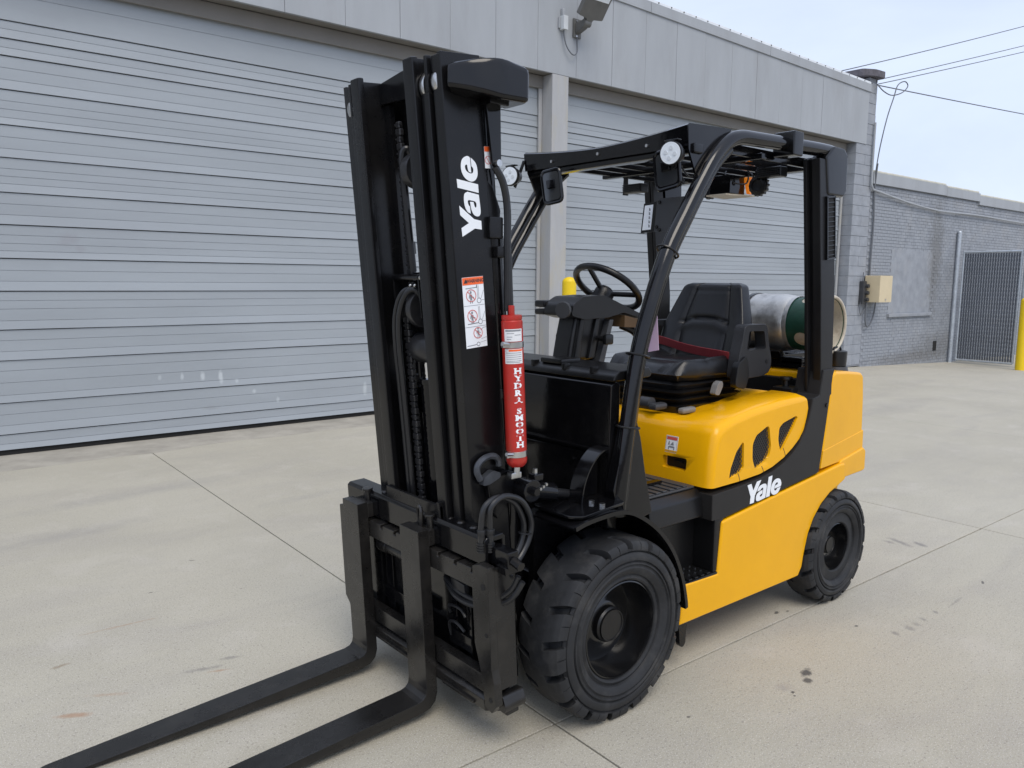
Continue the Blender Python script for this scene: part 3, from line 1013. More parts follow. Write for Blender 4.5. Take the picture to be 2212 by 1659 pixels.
for k in range(n):
    y = GY0+0.18+(GY1-GY0-0.22)*k/(n-1)
    o = bpy.data.objects.new('privacy_slat', me_sl)
    COL.objects.link(o)
    o.parent = gate
    o.matrix_parent_inverse = Matrix.Translation(-gate.location)
    o.matrix_basis = Matrix.Translation(W @ Vector((GX, y, ZB+0.11))-W @ Vector((0, 0, 0)))
wires = B(W)
t = bmesh.new()
nw = 23
for k in range(nw):
    y0 = GY0+0.155+(GY1-GY0-0.17)*k/(nw-1)
    z, q = ZB+0.1, 0
    prev = None
    while z < 2.42:
        y = y0+(0.014 if q % 2 else -0.014)
        a, c = t.verts.new((GX+0.014, y-0.0045, z)), t.verts.new((GX+0.018, y+0.0045, z))
        if prev:
            t.faces.new((prev[0], prev[1], c, a))
        prev = (a, c)
        z += 0.05
        q += 1
wires._add(t)
o = obj('chain_mesh', wires, M_GALV, gate)
o['kind'] = 'stuff'

def bollard(x, y, z, h, r, label):
    s = B(W)
    prof = [(r, 0), (r, h-r*0.75)] + [(r*math.cos(a), h-r*0.75+0.75*r*math.sin(a)) for a in [R(q) for q in (15, 30, 45, 60, 75, 89.9)]]
    s.lathe(prof, (x, y, z), 'z', 24)
    o = obj('bollard', s, M_BOLL)
    tag(o, label, 'bollard', 'yellow safety bollards')
    return o
bollard(-4.80, -4.95, 0, 1.72, 0.092, 'yellow bollard by the grey pillar behind the steering wheel')
bl = bollard(-17.3, -3.88, gz(-17.3)-0.03, 1.62, 0.105, 'yellow bollard at the right edge beside the gate')
s = B(W)
s.cyl((-17.35, -3.88, 1.0), (-18.0, -4.15, 1.0), 0.03, seg=8)
obj('latch_bar', s, M_GALV, bl)

# overhead wires running off to the right
def wire(p0, p1, sag, r, label, n=18):
    a, c = W @ Vector(p0), W @ Vector(p1)
    P = [a.lerp(c, k/n)-Vector((0, 0, sag*4*(k/n)*(1-k/n))) for k in range(n+1)]
    s = B()
    s.tube(P, r, seg=6)
    o = obj('overhead_wire', s, M_CABLE)
    tag(o, label, 'wire', 'overhead wires')
wire((-12.6, -6.3, 5.72), (-41, -6.3, 14.4), 0.15, 0.010, 'topmost overhead wire rising to the right')
wire((-13.85, -5.85, 5.74), (-42, -5.85, 13.75), 0.1, 0.009, 'upper of the close pair of overhead wires')
wire((-13.85, -5.75, 5.66), (-42, -5.75, 13.4), 0.1, 0.009, 'lower of the close pair of overhead wires')
wire((-13.75, -5.70, 5.62), (-42, -5.7, 7.55), 0.08, 0.012, 'overhead wire sloping down to the right from the cornice')
wire((-19.5, -12, 4.6), (-60, -12, 6.0), 0.1, 0.014, 'faint low wire above the brick parapet')
s = B(W)
s.tube([(-13.72, -5.66, 5.60), (-13.90, -5.62, 5.50), (-14.15, -5.58, 5.46), (-14.50, -5.55, 5.56), (-14.72, -5.55, 5.72), (-14.58, -5.55, 5.79), (-14.32, -5.56, 5.68), (-14.22, -5.58, 5.42), (-14.08, -5.62, 5.0), (-13.95, -5.66, 4.4), (-13.92, -5.70, 3.9)], 0.011, seg=8, smooth=6)
o = obj('drip_loop_cable', s, M_CABLE)
tag(o, 'looped drip cable hanging from the building corner', 'cable')

# ================================================================= FORKLIFT
FL = empty('forklift', (0, 0, 0), 'yellow and black counterbalance forklift parked with forks lowered', 'forklift')

def F(name, b, m, parent=None, label=None, ang=35):
    o = obj(name, b, m, parent or FL, ang)
    if label:
        o['label'] = label
    return o

TM = math.atan(0.0875)
MM = Matrix.Translation((0.428, 0, 0)) @ Matrix.Rotation(TM, 4, 'Y')       # mast frame: x forward, z up the mast
TK = math.atan(0.056)
KK = Matrix.Translation((0.589, 0, 0)) @ Matrix.Rotation(TK, 4, 'Y')       # carriage frame: x = 0 on the fork faces

# ---------------------------------------------------------------- wheels
def wheel(cx, cz, yo, side, Rr, width, ropen, n, depth, hub_r, label):
    h = width/2
    yc = yo-h
    def Yw(v):
        return side*(yc+v)
    prof = [(h, 0.880), (h+0.001, 0.905), (h-0.002, 0.945), (h-0.010, 0.975), (h-0.026, 0.994), (h*0.62, 1.0), (h*0.36, 1.0), (h*0.30, 1.0), (h*0.1, 1.0)]
    prof = prof+[(-v, r) for v, r in prof[::-1]]
    fr = [0.0, 0.17, 0.38, 0.388, 0.402, 0.41, 0.59, 0.755, 0.78, 0.975]
    mask = [0, 0, 0, 2, 2, 0, 0, 0, 1, 1]
    pitch = 2*math.pi/n
    t = bmesh.new()
    cols = []
    for k in range(n):
        for f, g in zip(fr, mask):
            col = []
            for (v, r) in prof:
                q = v/h
                sh = pitch*0.25*max(-1, min(1, q/0.3))+pitch*0.36*max(0, abs(q)-0.3)
                th = (k+f)*pitch+sh
                rr, vv = r*Rr, v
                if g == 2:
                    if abs(q) > 0.93 and 0.9 < r < 0.99:
                        rr -= 0.012*Rr
                        vv = v*0.955
                elif abs(q) <= 0.999 and abs(q) > 0.33 and g:
                    rr -= 0.095*Rr
                    if abs(q) > 0.86:
                        vv *= 0.90
                if abs(q) > 0.9 and g == 1 and r > 0.9:
                    rr = min(rr, 0.895*Rr)
                    vv = v*0.87
                col.append(t.verts.new((cx+rr*math.cos(th), Yw(vv), cz+rr*math.sin(th))))
            cols.append(col)
    m = len(cols)
    for i in range(m):
        A, C = cols[i], cols[(i+1) % m]
        for j in range(len(prof)-1):
            t.faces.new((A[j], C[j], C[j+1], A[j+1]))
    bmesh.ops.recalc_face_normals(t, faces=t.faces)
    s = B()
    s._add(t)
    nf = len(s.bm.faces)
    sw = [(0.884*Rr, h), (0.874*Rr, h-0.010), (0.866*Rr, h-0.010), (0.856*Rr, h-0.003), (0.83*Rr, h+0.002), (0.795*Rr, h+0.004), (0.775*Rr, h+0.002), (0.765*Rr, h-0.006), (0.755*Rr, h-0.006), (0.745*Rr, h+0.002), (0.735*Rr, h+0.003), (0.725*Rr, h-0.004), (0.71*Rr, h-0.004), (0.69*Rr, h+0.001), (0.65*Rr, h-0.003), (0.615*Rr, h-0.012), (0.605*Rr, h-0.020), (0.59*Rr, h-0.019), (ropen*1.06, h-0.014), (ropen*1.02, h-0.018), (ropen*1.0, h-0.028), (ropen*0.985, h-0.05)]
    s.lathe([(r, Yw(a)) for r, a in sw], (cx, 0, cz), 'y', 72)
    s.lathe([(r, Yw(-a)) for r, a in sw], (cx, 0, cz), 'y', 48)
    s.bm.faces.ensure_lookup_table()
    for f_ in s.bm.faces[nf:]:
        f_.material_index = 1
    rim = B()
    rp = [(ropen*0.99, h-0.022), (ropen*0.965, h-0.020), (ropen*0.95, h-0.034), (ropen*0.93, h-depth*0.8), (ropen*0.86, h-depth), (ropen*0.60, h-depth*0.96), (hub_r*1.5, h-depth*0.80), (hub_r*1.25, h-depth*0.76), (0.0001, h-depth*0.76)]
    rim.lathe([(r, Yw(a)) for r, a in rp], (cx, 0, cz), 'y', 64)
    rim.lathe([(r, Yw(-a)) for r, a in [(ropen*0.99, h-0.02), (ropen*0.9, h-0.06), (0.0001, h-0.06)]], (cx, 0, cz), 'y', 32)
    w = F('wheel', rim, M_RIM, label=label)
    obj('tyre', s, [M_TREAD, M_RUB], w, ang=28)
    hb = B()
    hb.lathe([(r, Yw(a)) for r, a in [(hub_r*1.22, h-depth*0.77), (hub_r*1.2, h-depth*0.60), (hub_r*1.08, h-depth*0.55), (hub_r*1.06, h-depth*0.49), (hub_r*1.0, h-depth*0.49), (hub_r*0.97, h-depth*0.52), (hub_r*0.90, h-depth*0.52), (0.0001, h-depth*0.51)]], (cx, 0, cz), 'y', 40)
    obj('hub', hb, M_PLA, w)
for side in (1, -1):
    wheel(0, 0.347, 0.614, side, 0.353, 0.228, 0.190, 17, 0.135, 0.058, 'wide drive wheel with chunky tread' )
    wheel(-1.70, 0.293, 0.572, side, 0.296, 0.165, 0.125, 16, 0.10, 0.040, 'smaller steer wheel at the rear')

# ---------------------------------------------------------------- frame below
s = B()
s.cyl((0, -0.40, 0.345), (0, 0.40, 0.345), 0.105, seg=24)
s.box(-0.14, 0.14, -0.24, 0.24, 0.22, 0.50, bev=0.03)
F('drive_axle', s, M_BLK)
s = B()
for y in (-0.36, 0.33):
    s.box(-0.50, 0.24, y, y+0.03, 0.24, 0.80)
s.box(-1.95, -0.40, -0.40, 0.40, 0.26, 0.70)
s.box(-0.42, 0.02, -0.33, 0.33, 0.30, 0.78)
s.cyl((-1.70, -0.45, 0.295), (-1.70, 0.45, 0.295), 0.06, seg=12)
s.box(-0.50, -0.47, 0.30, 0.36, 0.10, 0.24, bev=0.008)
F('chassis', s, M_BLK)
s = B()
s.prism(rounded([(-0.50, 0.245), (-0.44, 0.245), (-0.455, 0.115), (-0.475, 0.10), (-0.495, 0.115)], 0.01, 2), 'y', 0.500, 0.522, bev=0.002, M=Matrix.Translation((0, 0, 0.0)))
F('jack_bracket', s, M_BLK)

# lower side panels
PANEL = [(-0.430, 0.213), (-0.437, 0.398), (-0.674, 0.391), (-0.694, 0.622), (-1.10, 0.667), (-1.49, 0.707), (-1.715, 0.729), (-1.765, 0.728), (-1.776, 0.640), (-1.71, 0.617), (-1.62, 0.590), (-1.54, 0.546), (-1.475, 0.486), (-1.43, 0.416), (-1.40, 0.32), (-1.392, 0.25), (-1.38, 0.200)]
for side, nm in ((1, 'left'), (-1, 'right')):
    s = B()
    s.prism(PANEL, 'y', side*0.41, side*0.545, bev=0.011, seg=3)
    o = F('side_panel', s, M_YEL, label='yellow lower side panel with step cut-out')
    # rolled lower lip
    for v in o.data.vertices:
        if v.co.z < 0.30 and abs(v.co.y) > 0.45:
            k = (0.30-v.co.z)/0.10
            v.co.y -= side*0.016*k*k
# stripe panels with the sweep up to the rear post
STRIPE = [(-0.617, 0.752), (-0.62, 0.636), (-0.70, 0.632), (-1.10, 0.676), (-1.49, 0.716), (-1.503, 0.722), (-1.545, 0.95), (-1.585, 1.20), (-1.60, 1.235), (-1.49, 1.235), (-1.466, 1.11), (-1.405, 1.10), (-1.392, 1.05), (-1.375, 1.00), (-1.345, 0.94), (-1.305, 0.89), (-1.25, 0.85), (-1.18, 0.816), (-1.09, 0.789), (-0.99, 0.772), (-0.825, 0.760)]
for side in (1, -1):
    s = B()
    s.prism(STRIPE, 'y', side*0.40, side*0.5415, bev=0.006, seg=2)
    st = F('stripe_panel', s, M_STRIPE, label='matt black sweeping side stripe')
    s = B()
    s.cyl((-1.535, side*0.5405, 1.055), (-1.535, side*0.5475, 1.055), 0.011, seg=10)
    obj('bolt', s, M_BLK, st)

# hood
HOOD = [(-0.612, 0.776), (-0.622, 0.90), (-0.640, 1.000), (-0.672, 1.050), (-0.80, 1.080), (-0.95, 1.103), (-1.15, 1.120), (-1.33, 1.128), (-1.372, 1.115), (-1.383, 1.08), (-1.375, 1.04), (-1.352, 0.975), (-1.315, 0.92), (-1.26, 0.874), (-1.185, 0.836), (-1.09, 0.805), (-0.99, 0.787), (-0.825, 0.778)]
s = B()
t = bmesh.new()
n = len(HOOD)
YS = [-0.53, -0.526, -0.513, -0.49, -0.45, -0.36, -0.31, 0.31, 0.36, 0.45, 0.49, 0.513, 0.526, 0.53]
INS = [0.060, 0.036, 0.014, 0.003, 0, 0, 0, 0, 0, 0, 0.003, 0.014, 0.036, 0.060]
cxh, czh = -0.99, 0.80
rings = []
for y, ins in zip(YS, INS):
    ring = []
    for (x, z) in HOOD:
        zz, xx = z, x
        if z > 0.88:
            f = min(1, (z-0.88)/0.17)
            zz = z-ins*0.72*f*(1.0 if x > -1.36 else 0.6)
            if x > -0.80:
                xx = x-ins*0.55*min(1, (x+0.80)/0.15)
        elif x > -0.70:
            xx = x-ins*0.55
        if abs(y) <= 0.311 and z > 1.06 and -1.34 < x < -0.75:
            zz -= 0.036
        ring.append(t.verts.new((xx, y, zz)))
    rings.append(ring)
for A, C in zip(rings, rings[1:]):
    for i in range(n):
        j = (i+1) % n
        t.faces.new((A[i], A[j], C[j], C[i]))
t.faces.new(rings[0][::-1])
t.faces.new(rings[-1])
bmesh.ops.recalc_face_normals(t, faces=t.faces)
s._add(t)
hood = F('hood', s, M_YEL, ang=42)
V1 = rounded([(-0.748, 0.797), (-0.758, 0.845), (-0.795, 0.915), (-0.842, 0.955), (-0.852, 0.945), (-0.858, 0.835), (-0.835, 0.817)], 0.010, 3)
V2 = rounded([(-0.950, 0.812), (-0.924, 0.865), (-0.921, 0.935), (-0.947, 0.972), (-1.035, 1.005), (-1.050, 0.998), (-1.072, 0.905), (-1.064, 0.868), (-1.035, 0.842)], 0.014, 3)
V3 = rounded([(-1.134, 0.985), (-1.166, 1.005), (-1.275, 1.027), (-1.292, 1.020), (-1.265, 0.98), (-1.17, 0.880), (-1.150, 0.872), (-1.130, 0.93)], 0.012, 3)
c = B()
for V in (V1, V2, V3):
    for side in (1, -1):
        c.prism(V, 'y', side*0.46, side*0.60)
cut(hood, c)
c = B()
c.prism(rounded([(0.262, 0.828), (0.395, 0.828), (0.398, 0.885), (0.262, 0.882)], 0.012, 4), 'x', -0.70, -0.56)
cut(hood, c)
def inside(p, V):
    x, z = p
    r = False
    n = len(V)
    for i in range(n):
        x1, z1 = V[i]
        x2, z2 = V[(i+1) % n]
        if (z1 > z) != (z2 > z) and x < (x2-x1)*(z-z1)/(z2-z1)+x1:
            r = not r
    return r
for side in (1, -1):
    for V in (V1, V2, V3):
        s = B()
        s.prism([(v[0], v[1]) for v in V], 'y', side*0.450, side*0.510)
        bk = obj('vent', s, M_MESHB, hood)
        g = B()
        xa, xb = min(v[0] for v in V), max(v[0] for v in V)
        za, zb = min(v[1] for v in V), max(v[1] for v in V)
        p = 0.0175
        yy = side*0.519
        for kx in range(int((xb-xa)/p)+14):
            for kz in range(int((zb-za)/(p*0.62))+3):
                x0 = xa+kx*p-(0.5*p if kz % 2 else 0)-0.05
                z0 = za+kz*p*0.62
                for dx, dz in ((p*0.5, p*0.62), (-p*0.5, p*0.62)):
                    if inside((x0, z0), V) or inside((x0+dx, z0+dz), V):
                        g.strip([(x0, yy, z0), (x0+dx, yy, z0+dz)], 0.0026, 0.0022, (0, 1, 0))
        o = obj('grille', g, M_GRILL, hood)
    # three short cut lines in the lower edge
    g = B()
    for (x0, z0, x1, z1) in ((-0.815, 0.815, -0.832, 0.779), (-1.0, 0.822, -1.02, 0.790), (-1.175, 0.884, -1.20, 0.842)):
        g.strip([(x0, side*0.5302, z0), (x0*0.6+x1*0.4-0.002, side*0.5302, z0*0.6+z1*0.4), (x1, side*0.5302, z1)], 0.0018, 0.003, (0, 1, 0))
    obj('cut_line', g, M_BROWN, hood)
s = B()
s.box(-0.668, -0.655, 0.25, 0.41, 0.815, 0.90)
s.box(-0.655, -0.648, 0.30, 0.355, 0.853, 0.858)
obj('latch_recess', s, M_MESHB, hood)

# counterweight
CW = [(-1.512, 0.735), (-1.552, 0.95), (-1.592, 1.20), (-1.64, 1.217), (-1.80, 1.205), (-1.955, 1.188), (-1.985, 1.170), (-2.005, 1.05), (-2.018, 0.86), (-2.022, 0.755), (-1.75, 0.738)]
def cw_prism(poly, yh, bev):
    s = B()
    s.prism(poly, 'y', -yh, yh, bev=bev, seg=3)
    for v in s.bm.verts:
        v.co.y *= 1-0.075*(-1.50-v.co.x)/0.55
    return s
cw = F('counterweight', cw_prism(CW, 0.540, 0.022), M_YEL)
s = cw_prism([(-1.517, 0.733), (-1.535, 0.822), (-2.02, 0.868), (-2.026, 0.750), (-1.75, 0.735)], 0.5425, 0.003)
obj('lower_facing', s, M_YEL, cw)
s = cw_prism([(-1.725, 0.730), (-1.74, 0.742), (-2.022, 0.772), (-2.052, 0.752), (-2.055, 0.650), (-2.04, 0.640), (-1.783, 0.642)], 0.552, 0.010)
obj('bumper', s, M_YEL, cw)
s = B()
s.prism([(-1.80, 0.645), (-2.02, 0.645), (-1.98, 0.50), (-1.90, 0.42), (-1.86, 0.42), (-1.85, 0.58)], 'y', -0.40, 0.40, bev=0.012)
obj('tail_weight', s, M_YEL, cw)
s = B()
s.cyl((-1.83, 0.425, 1.19), (-1.83, 0.425, 1.222), 0.064, 0.056, seg=24)
obj('cap_base', s, M_GREYP, cw)
s = B()
s.cyl((-1.83, 0.425, 1.222), (-1.83, 0.425, 1.305), 0.050, 0.053, seg=24, bev=0.006)
s.tube([(-1.83-0.04, 0.425, 1.305), (-1.83-0.03, 0.425, 1.322), (-1.83+0.03, 0.425, 1.322), (-1.83+0.04, 0.425, 1.305)], 0.006, seg=8)
obj('radiator_cap', s, M_PLA, cw)
# dark well behind the seat
s = B()
s.box(-1.60, -1.36, -0.44, 0.44, 0.80, 1.075)
s.prism([(-1.525, 1.06), (-1.563, 1.168), (-1.60, 1.168), (-1.60, 1.06)], 'y', -0.45, 0.455, bev=0.006)
s.box(-1.56, -1.42, 0.30, 0.42, 1.075, 1.135, bev=0.012)
s.cyl((-1.49, 0.34, 1.13), (-1.49, 0.34, 1.165), 0.02, seg=12)
s.cyl((-1.49, 0.34, 1.165), (-1.49, 0.34, 1.182), 0.034, seg=16, bev=0.004)
F('engine_bay_cover', s, M_PLA)

# ---------------------------------------------------------------- floor, step, cowl
s = B()
s.box(-0.63, -0.06, -0.44, 0.44, 0.735, 0.768, bev=0.006)
s.prism([(0.40, 0.768), (0.455, 0.768), (0.485, 0.735), (0.498, 0.65), (0.44, 0.63), (0.40, 0.63)], 'x', -0.655, -0.27, bev=0.008)
s.box(-0.70, -0.26, 0.385, 0.425, 0.36, 0.74)
s.box(-0.72, -0.652, 0.385, 0.536, 0.392, 0.640, bev=0.014)
F('floor', s, M_PLA)
s = B()
s.box(-0.605, -0.275, 0.10, 0.455, 0.769, 0.780, bev=0.004)
for k in range(6):
    x = -0.325-k*0.045
    s.box(x-0.014, x+0.014, 0.13, 0.45, 0.780, 0.787, bev=0.003)
F('floor_mat', s, M_GREYP)
s = B()
s.box(-0.688, -0.440, 0.40, 0.541, 0.355, 0.399, bev=0.006)
stp = F('step', s, M_PLA)
s = B()
for i in range(6):
    s.box(-0.675+i*0.042, -0.652+i*0.042, 0.515, 0.536, 0.399, 0.406, bev=0.003)
    for j in range(3):
        s.cyl((-0.665+i*0.042, 0.43+j*0.03, 0.398), (-0.665+i*0.042, 0.43+j*0.03, 0.406), 0.008, 0.005, seg=8)
obj('tread_stud', s, M_PLA, stp)
s = B()
s.prism([(-0.055, 0.60), (-0.060, 1.262), (-0.090, 1.275), (-0.115, 1.262), (-0.115, 0.60)], 'y', -0.455, 0.455, bev=0.008)
cowl = F('front_cowl', s, M_BLK)
s = B()
s.prism([(-0.062, 1.276), (-0.070, 1.300), (-0.10, 1.316), (-0.27, 1.322), (-0.29, 1.30), (-0.28, 1.28)], 'y', -0.455, 0.465, bev=0.008)
for y in (-0.32, -0.02, 0.17, 0.33):
    s.box(-0.10, -0.066, y, y+0.02, 1.296, 1.324, bev=0.004)
s.box(-0.20, -0.085, 0.02, 0.15, 1.315, 1.336, bev=0.006)
obj('cowl_top', s, M_PLA, cowl)
s = B()
s.box(-0.058, -0.045, -0.40, 0.40, 0.62, 0.985, bev=0.006)
s.box(-0.058, -0.038, -0.455, 0.455, 1.00, 1.006)
s.cyl((-0.06, 0.33, 0.90), (-0.035, 0.33, 0.90), 0.012, seg=8)
s.cyl((-0.06, 0.27, 0.945), (-0.035, 0.27, 0.945), 0.010, seg=8)
obj('cowl_panel', s, M_BLK, cowl)

# front fenders
for side in (1, -1):
    s = B()
    path = [(0.262, 0, 0.792), (0.19, 0, 0.806), (0.06, 0, 0.812), (-0.03, 0, 0.797), (-0.13, 0, 0.742), (-0.215, 0, 0.672), (-0.29, 0, 0.580), (-0.345, 0, 0.47), (-0.374, 0, 0.37), (-0.380, 0, 0.33)]
    s.strip([(x, side*0.470, z) for x, y, z in path], 0.27, 0.008, (0, 1, 0), smooth=5)
    fd = F('fender', s, M_BLK, label='black fender over the drive wheel')
    s = B()
    s.strip([(x*1.004, side*0.602, z+0.003) for x, y, z in path], 0.010, 0.016, (0, 1, 0), smooth=5)
    obj('fender_lip', s, M_BLK, fd)
    s = B()
    s.prism(rounded([(-0.06, 0.35), (0.245, 0.35), (0.245, 0.55), (0.20, 0.585), (-0.06, 0.545)], 0.02, 3), 'z', 0.815, 0.827, bev=0.003, M=Matrix.Scale(side, 4, (0, 1, 0)))
    obj('fender_plate', s, M_BLK, fd)
    s = B()
    for (x, y) in ((0.06, 0.48), (0.06, 0.535)):
        s.cyl((x, side*y, 0.826), (x, side*y, 0.838), 0.012, seg=8)
    obj('bolt', s, M_STEEL, fd)

# ---------------------------------------------------------------- overhead guard
LEG = [(-0.070, 0.76), (-0.072, 0.83), (-0.108, 1.10), (-0.155, 1.375), (-0.225, 1.58), (-0.312, 1.774), (-0.42, 1.935), (-0.505, 2.055), (-0.585, 2.155), (-0.67, 2.225), (-0.76, 2.258), (-0.90, 2.266), (-1.15, 2.274), (-1.40, 2.280), (-1.52, 2.277), (-1.565, 2.255), (-1.580, 2.20)]
guard = None
for side in (1, -1):
    s = B()
    s.tube([(x, side*0.50, z) for x, z in LEG], 0.0315, seg=18, smooth=6)
    # flat raceway behind the tube
    s.tube([(x-0.026, side*0.488, z-0.020) for x, z in LEG[1:10]], 0.026, seg=12, smooth=5)
    if guard is None:
        guard = F('overhead_guard', s, M_BLK, label='black tubular overhead guard')
    else:
        obj('guard_tube', s, M_BLK, guard)
    s = B()
    s.prism([(-0.045, 0.80), (-0.030, 0.86), (-0.10, 1.12), (-0.145, 1.15), (-0.18, 1.05), (-0.215, 0.90), (-0.262, 0.735), (-0.16, 0.72)], 'y', side*0.462, side*0.510, bev=0.006)
    obj('leg_foot', s, M_BLK, guard)
    s = B()
    s.strip([(0.100, side*0.435, 0.828), (0.085, side*0.435, 0.90), (0.050, side*0.435, 0.965), (0.0, side*0.435, 1.01), (-0.05, side*0.435, 1.02)], 0.07, 0.006, (0, 1, 0), smooth=4)
    s.prism([(0.098, 0.828), (0.084, 0.90), (0.05, 0.962), (0.0, 1.005), (-0.05, 1.015), (-0.05, 0.83)], 'y', side*0.398, side*0.403)
    obj('gusset', s, M_BLK, guard)
    # rear pillar
    s = B()
    s.prism([(-1.489, 1.10), (-1.598, 1.10), (-1.568, 1.587), (-1.500, 2.235), (-1.352, 2.235), (-1.436, 1.587)], 'y', side*0.490, side*0.533, bev=0.006)
    s.prism([(-1.470, 1.10), (-1.55, 1.10), (-1.53, 1.587), (-1.45, 2.235), (-1.338, 2.235), (-1.418, 1.587)], 'y', side*0.455, side*0.474, bev=0.005)
    s.prism([(-1.50, 1.10), (-1.55, 1.10), (-1.54, 1.587), (-1.46, 2.235), (-1.37, 2.235), (-1.452, 1.587)], 'y', side*0.468, side*0.492)
    pil = obj('rear_pillar', s, M_PILLAR, guard)
    s = B()
    s.prism([(-1.435, 2.07), (-1.512, 2.07), (-1.585, 2.07), (-1.612, 2.10), (-1.606, 2.27), (-1.57, 2.30), (-1.47, 2.302), (-1.40, 2.245)], 'y', side*0.455, side*0.541, bev=0.014)
    obj('pillar_cap', s, M_BLK, pil)
    # louvred slot
    s = B()
    Ms = Matrix.Translation((-1.476, side*0.5345, 1.925)) @ Matrix.Rotation(0.115, 4, 'Y')
    s.box(-0.034, 0.034, -0.004, 0.004, -0.145, 0.135, M=Ms)
    lv = obj('louvre', s, M_MESHB, pil)
    s = B()
    for k in range(12):
        s.box(-0.030, 0.030, -0.006, 0.008, -0.135+k*0.0225, -0.131+k*0.0225, M=Ms)
    for x in (-0.036, 0.034):
        s.box(x-0.004, x+0.004, -0.006, 0.010, -0.15, 0.14, M=Ms)
    s.box(-0.04, 0.04, -0.006, 0.010, -0.154, -0.146, M=Ms)
    s.box(-0.04, 0.04, -0.006, 0.010, 0.136, 0.144, M=Ms)
    obj('louvre_bar', s, M_BLK, pil)
# header, roof sheet, bars
s = B()
VP = [(-0.428, 1.0), (-0.437, 0.0), (-0.447, 0.0), (-0.441, 0.93), (-0.72, 1.12), (-0.72, 1.22), (-0.44, 1.09)]
def visor(u, v):
    y = -0.50+0.985*v
    zt = 2.238+0.034*abs(2*y)**1.6
    k = int(round(u*7)) % 7
    x, q = VP[k]
    return (x, y, 2.190+(zt-2.190)*min(q, 1.0)+max(0, q-1.0)*0.09)
s.grid(visor, 7, 24, closed_u=True)
t = bmesh.new()
for v in (0, 1):
    t.faces.new([t.verts.new(visor(k/7, v)) for k in range(7)])
s._add(t)
bmesh.ops.remove_doubles(s.bm, verts=s.bm.verts, dist=1e-5)
bmesh.ops.recalc_face_normals(s.bm, faces=s.bm.faces)
for side in (1, -1):
    s.prism([(-0.432, 2.268), (-0.440, 2.18), (-0.50, 2.07), (-0.60, 2.17), (-0.68, 2.235), (-0.74, 2.265), (-0.70, 2.283)], 'y', side*0.478, side*0.487)
hdr = obj('front_visor', s, M_BLK, guard)
s = B()
for y in (-0.30, 0.0, 0.28):
    s.cyl((-0.425, y, 2.215), (-0.437, y, 2.215), 0.007, seg=8)
obj('rivet', s, M_STEEL, hdr)
s = B()
s.box(-0.52, -0.46, -0.50, 0.50, 2.165, 2.205, bev=0.008)
obj('crossbar', s, M_BLK, guard)
s = B()
s.box(-1.53, -1.46, -0.50, 0.50, 2.20, 2.26, bev=0.008)
obj('crossbar', s, M_BLK, guard)
s = B()
s.box(-1.00, -0.96, -0.48, 0.48, 2.195, 2.222, bev=0.004)
obj('crossbar', s, M_BLK, guard)
for k in range(8):
    y = -0.42+0.12*k
    s = B()
    s.box(-1.48, -0.50, y-0.009, y+0.009, 2.205, 2.25, bev=0.003)
    obj('roof_bar', s, M_BLK, guard)
s = B()
s.box(-1.175, -1.095, 0.445, 0.553, 2.218, 2.325, bev=0.008)
obj('tube_clamp', s, M_BLK, guard)
s = B()
for z in (1.10, 1.44, 1.78):
    i = min(range(len(LEG)), key=lambda q: abs(LEG[q][1]-z))
    (xa, za), (xb, zb) = LEG[i-1], LEG[i+1]
    t_ = Vector((xb-xa, 0, zb-za)).normalized()
    cc = Vector((LEG[i][0]-0.010, 0.494, LEG[i][1]))
    u = t_.cross(Vector((0, 1, 0)))
    s.tube([cc+u*math.cos(a)*0.050+Vector((0, 1, 0))*math.sin(a)*0.040 for a in [2*math.pi*k/24 for k in range(24)]], 0.0045, seg=6, closed=True)
obj('cable_tie', s, M_PLA, guard)

def round_lamp(c, dirv, r, arm):
    dv = Vector(dirv).normalized()
    c = Vector(c)
    s = B()
    s.cyl(c-dv*0.045, c, r*0.72, r, seg=28)
    s.cyl(c, c+dv*0.016, r*1.03, seg=28, bev=0.004)
    lp = obj('work_lamp', s, M_PLA, guard)
    s = B()
    s.cyl(c+dv*0.016, c+dv*0.0185, r*0.90, seg=28)
    ln = obj('lens', s, M_LENS, lp)
    s = B()
    x = dv.orthogonal().normalized()
    y = dv.cross(x)
    for a in (0.6, 2.2, 3.7, 5.3):
        q = c+(x*math.cos(a)+y*math.sin(a))*r*0.42
        s.cyl(q+dv*0.0184, q+dv*0.0205, r*0.17, seg=12)
    obj('led', s, M_LED, lp)
    s = B()
    s.tube([c-dv*0.03, c-dv*0.03+Vector((0, 0, -r*1.1)), Vector(arm)], 0.008, seg=8)
    s.box(c.x-0.012, c.x+0.012, c.y-r*0.75, c.y+r*0.75, c.z+r*0.98, c.z+r*1.12, bev=0.003)
    obj('bracket', s, M_PLA, lp)
round_lamp((-0.375, 0.458, 2.158), (0.95, 0.22, -0.05), 0.047, (-0.47, 0.44, 2.06))
round_lamp((-0.375, -0.530, 2.165), (0.95, 0.30, -0.03), 0.047, (-0.43, -0.50, 2.24))

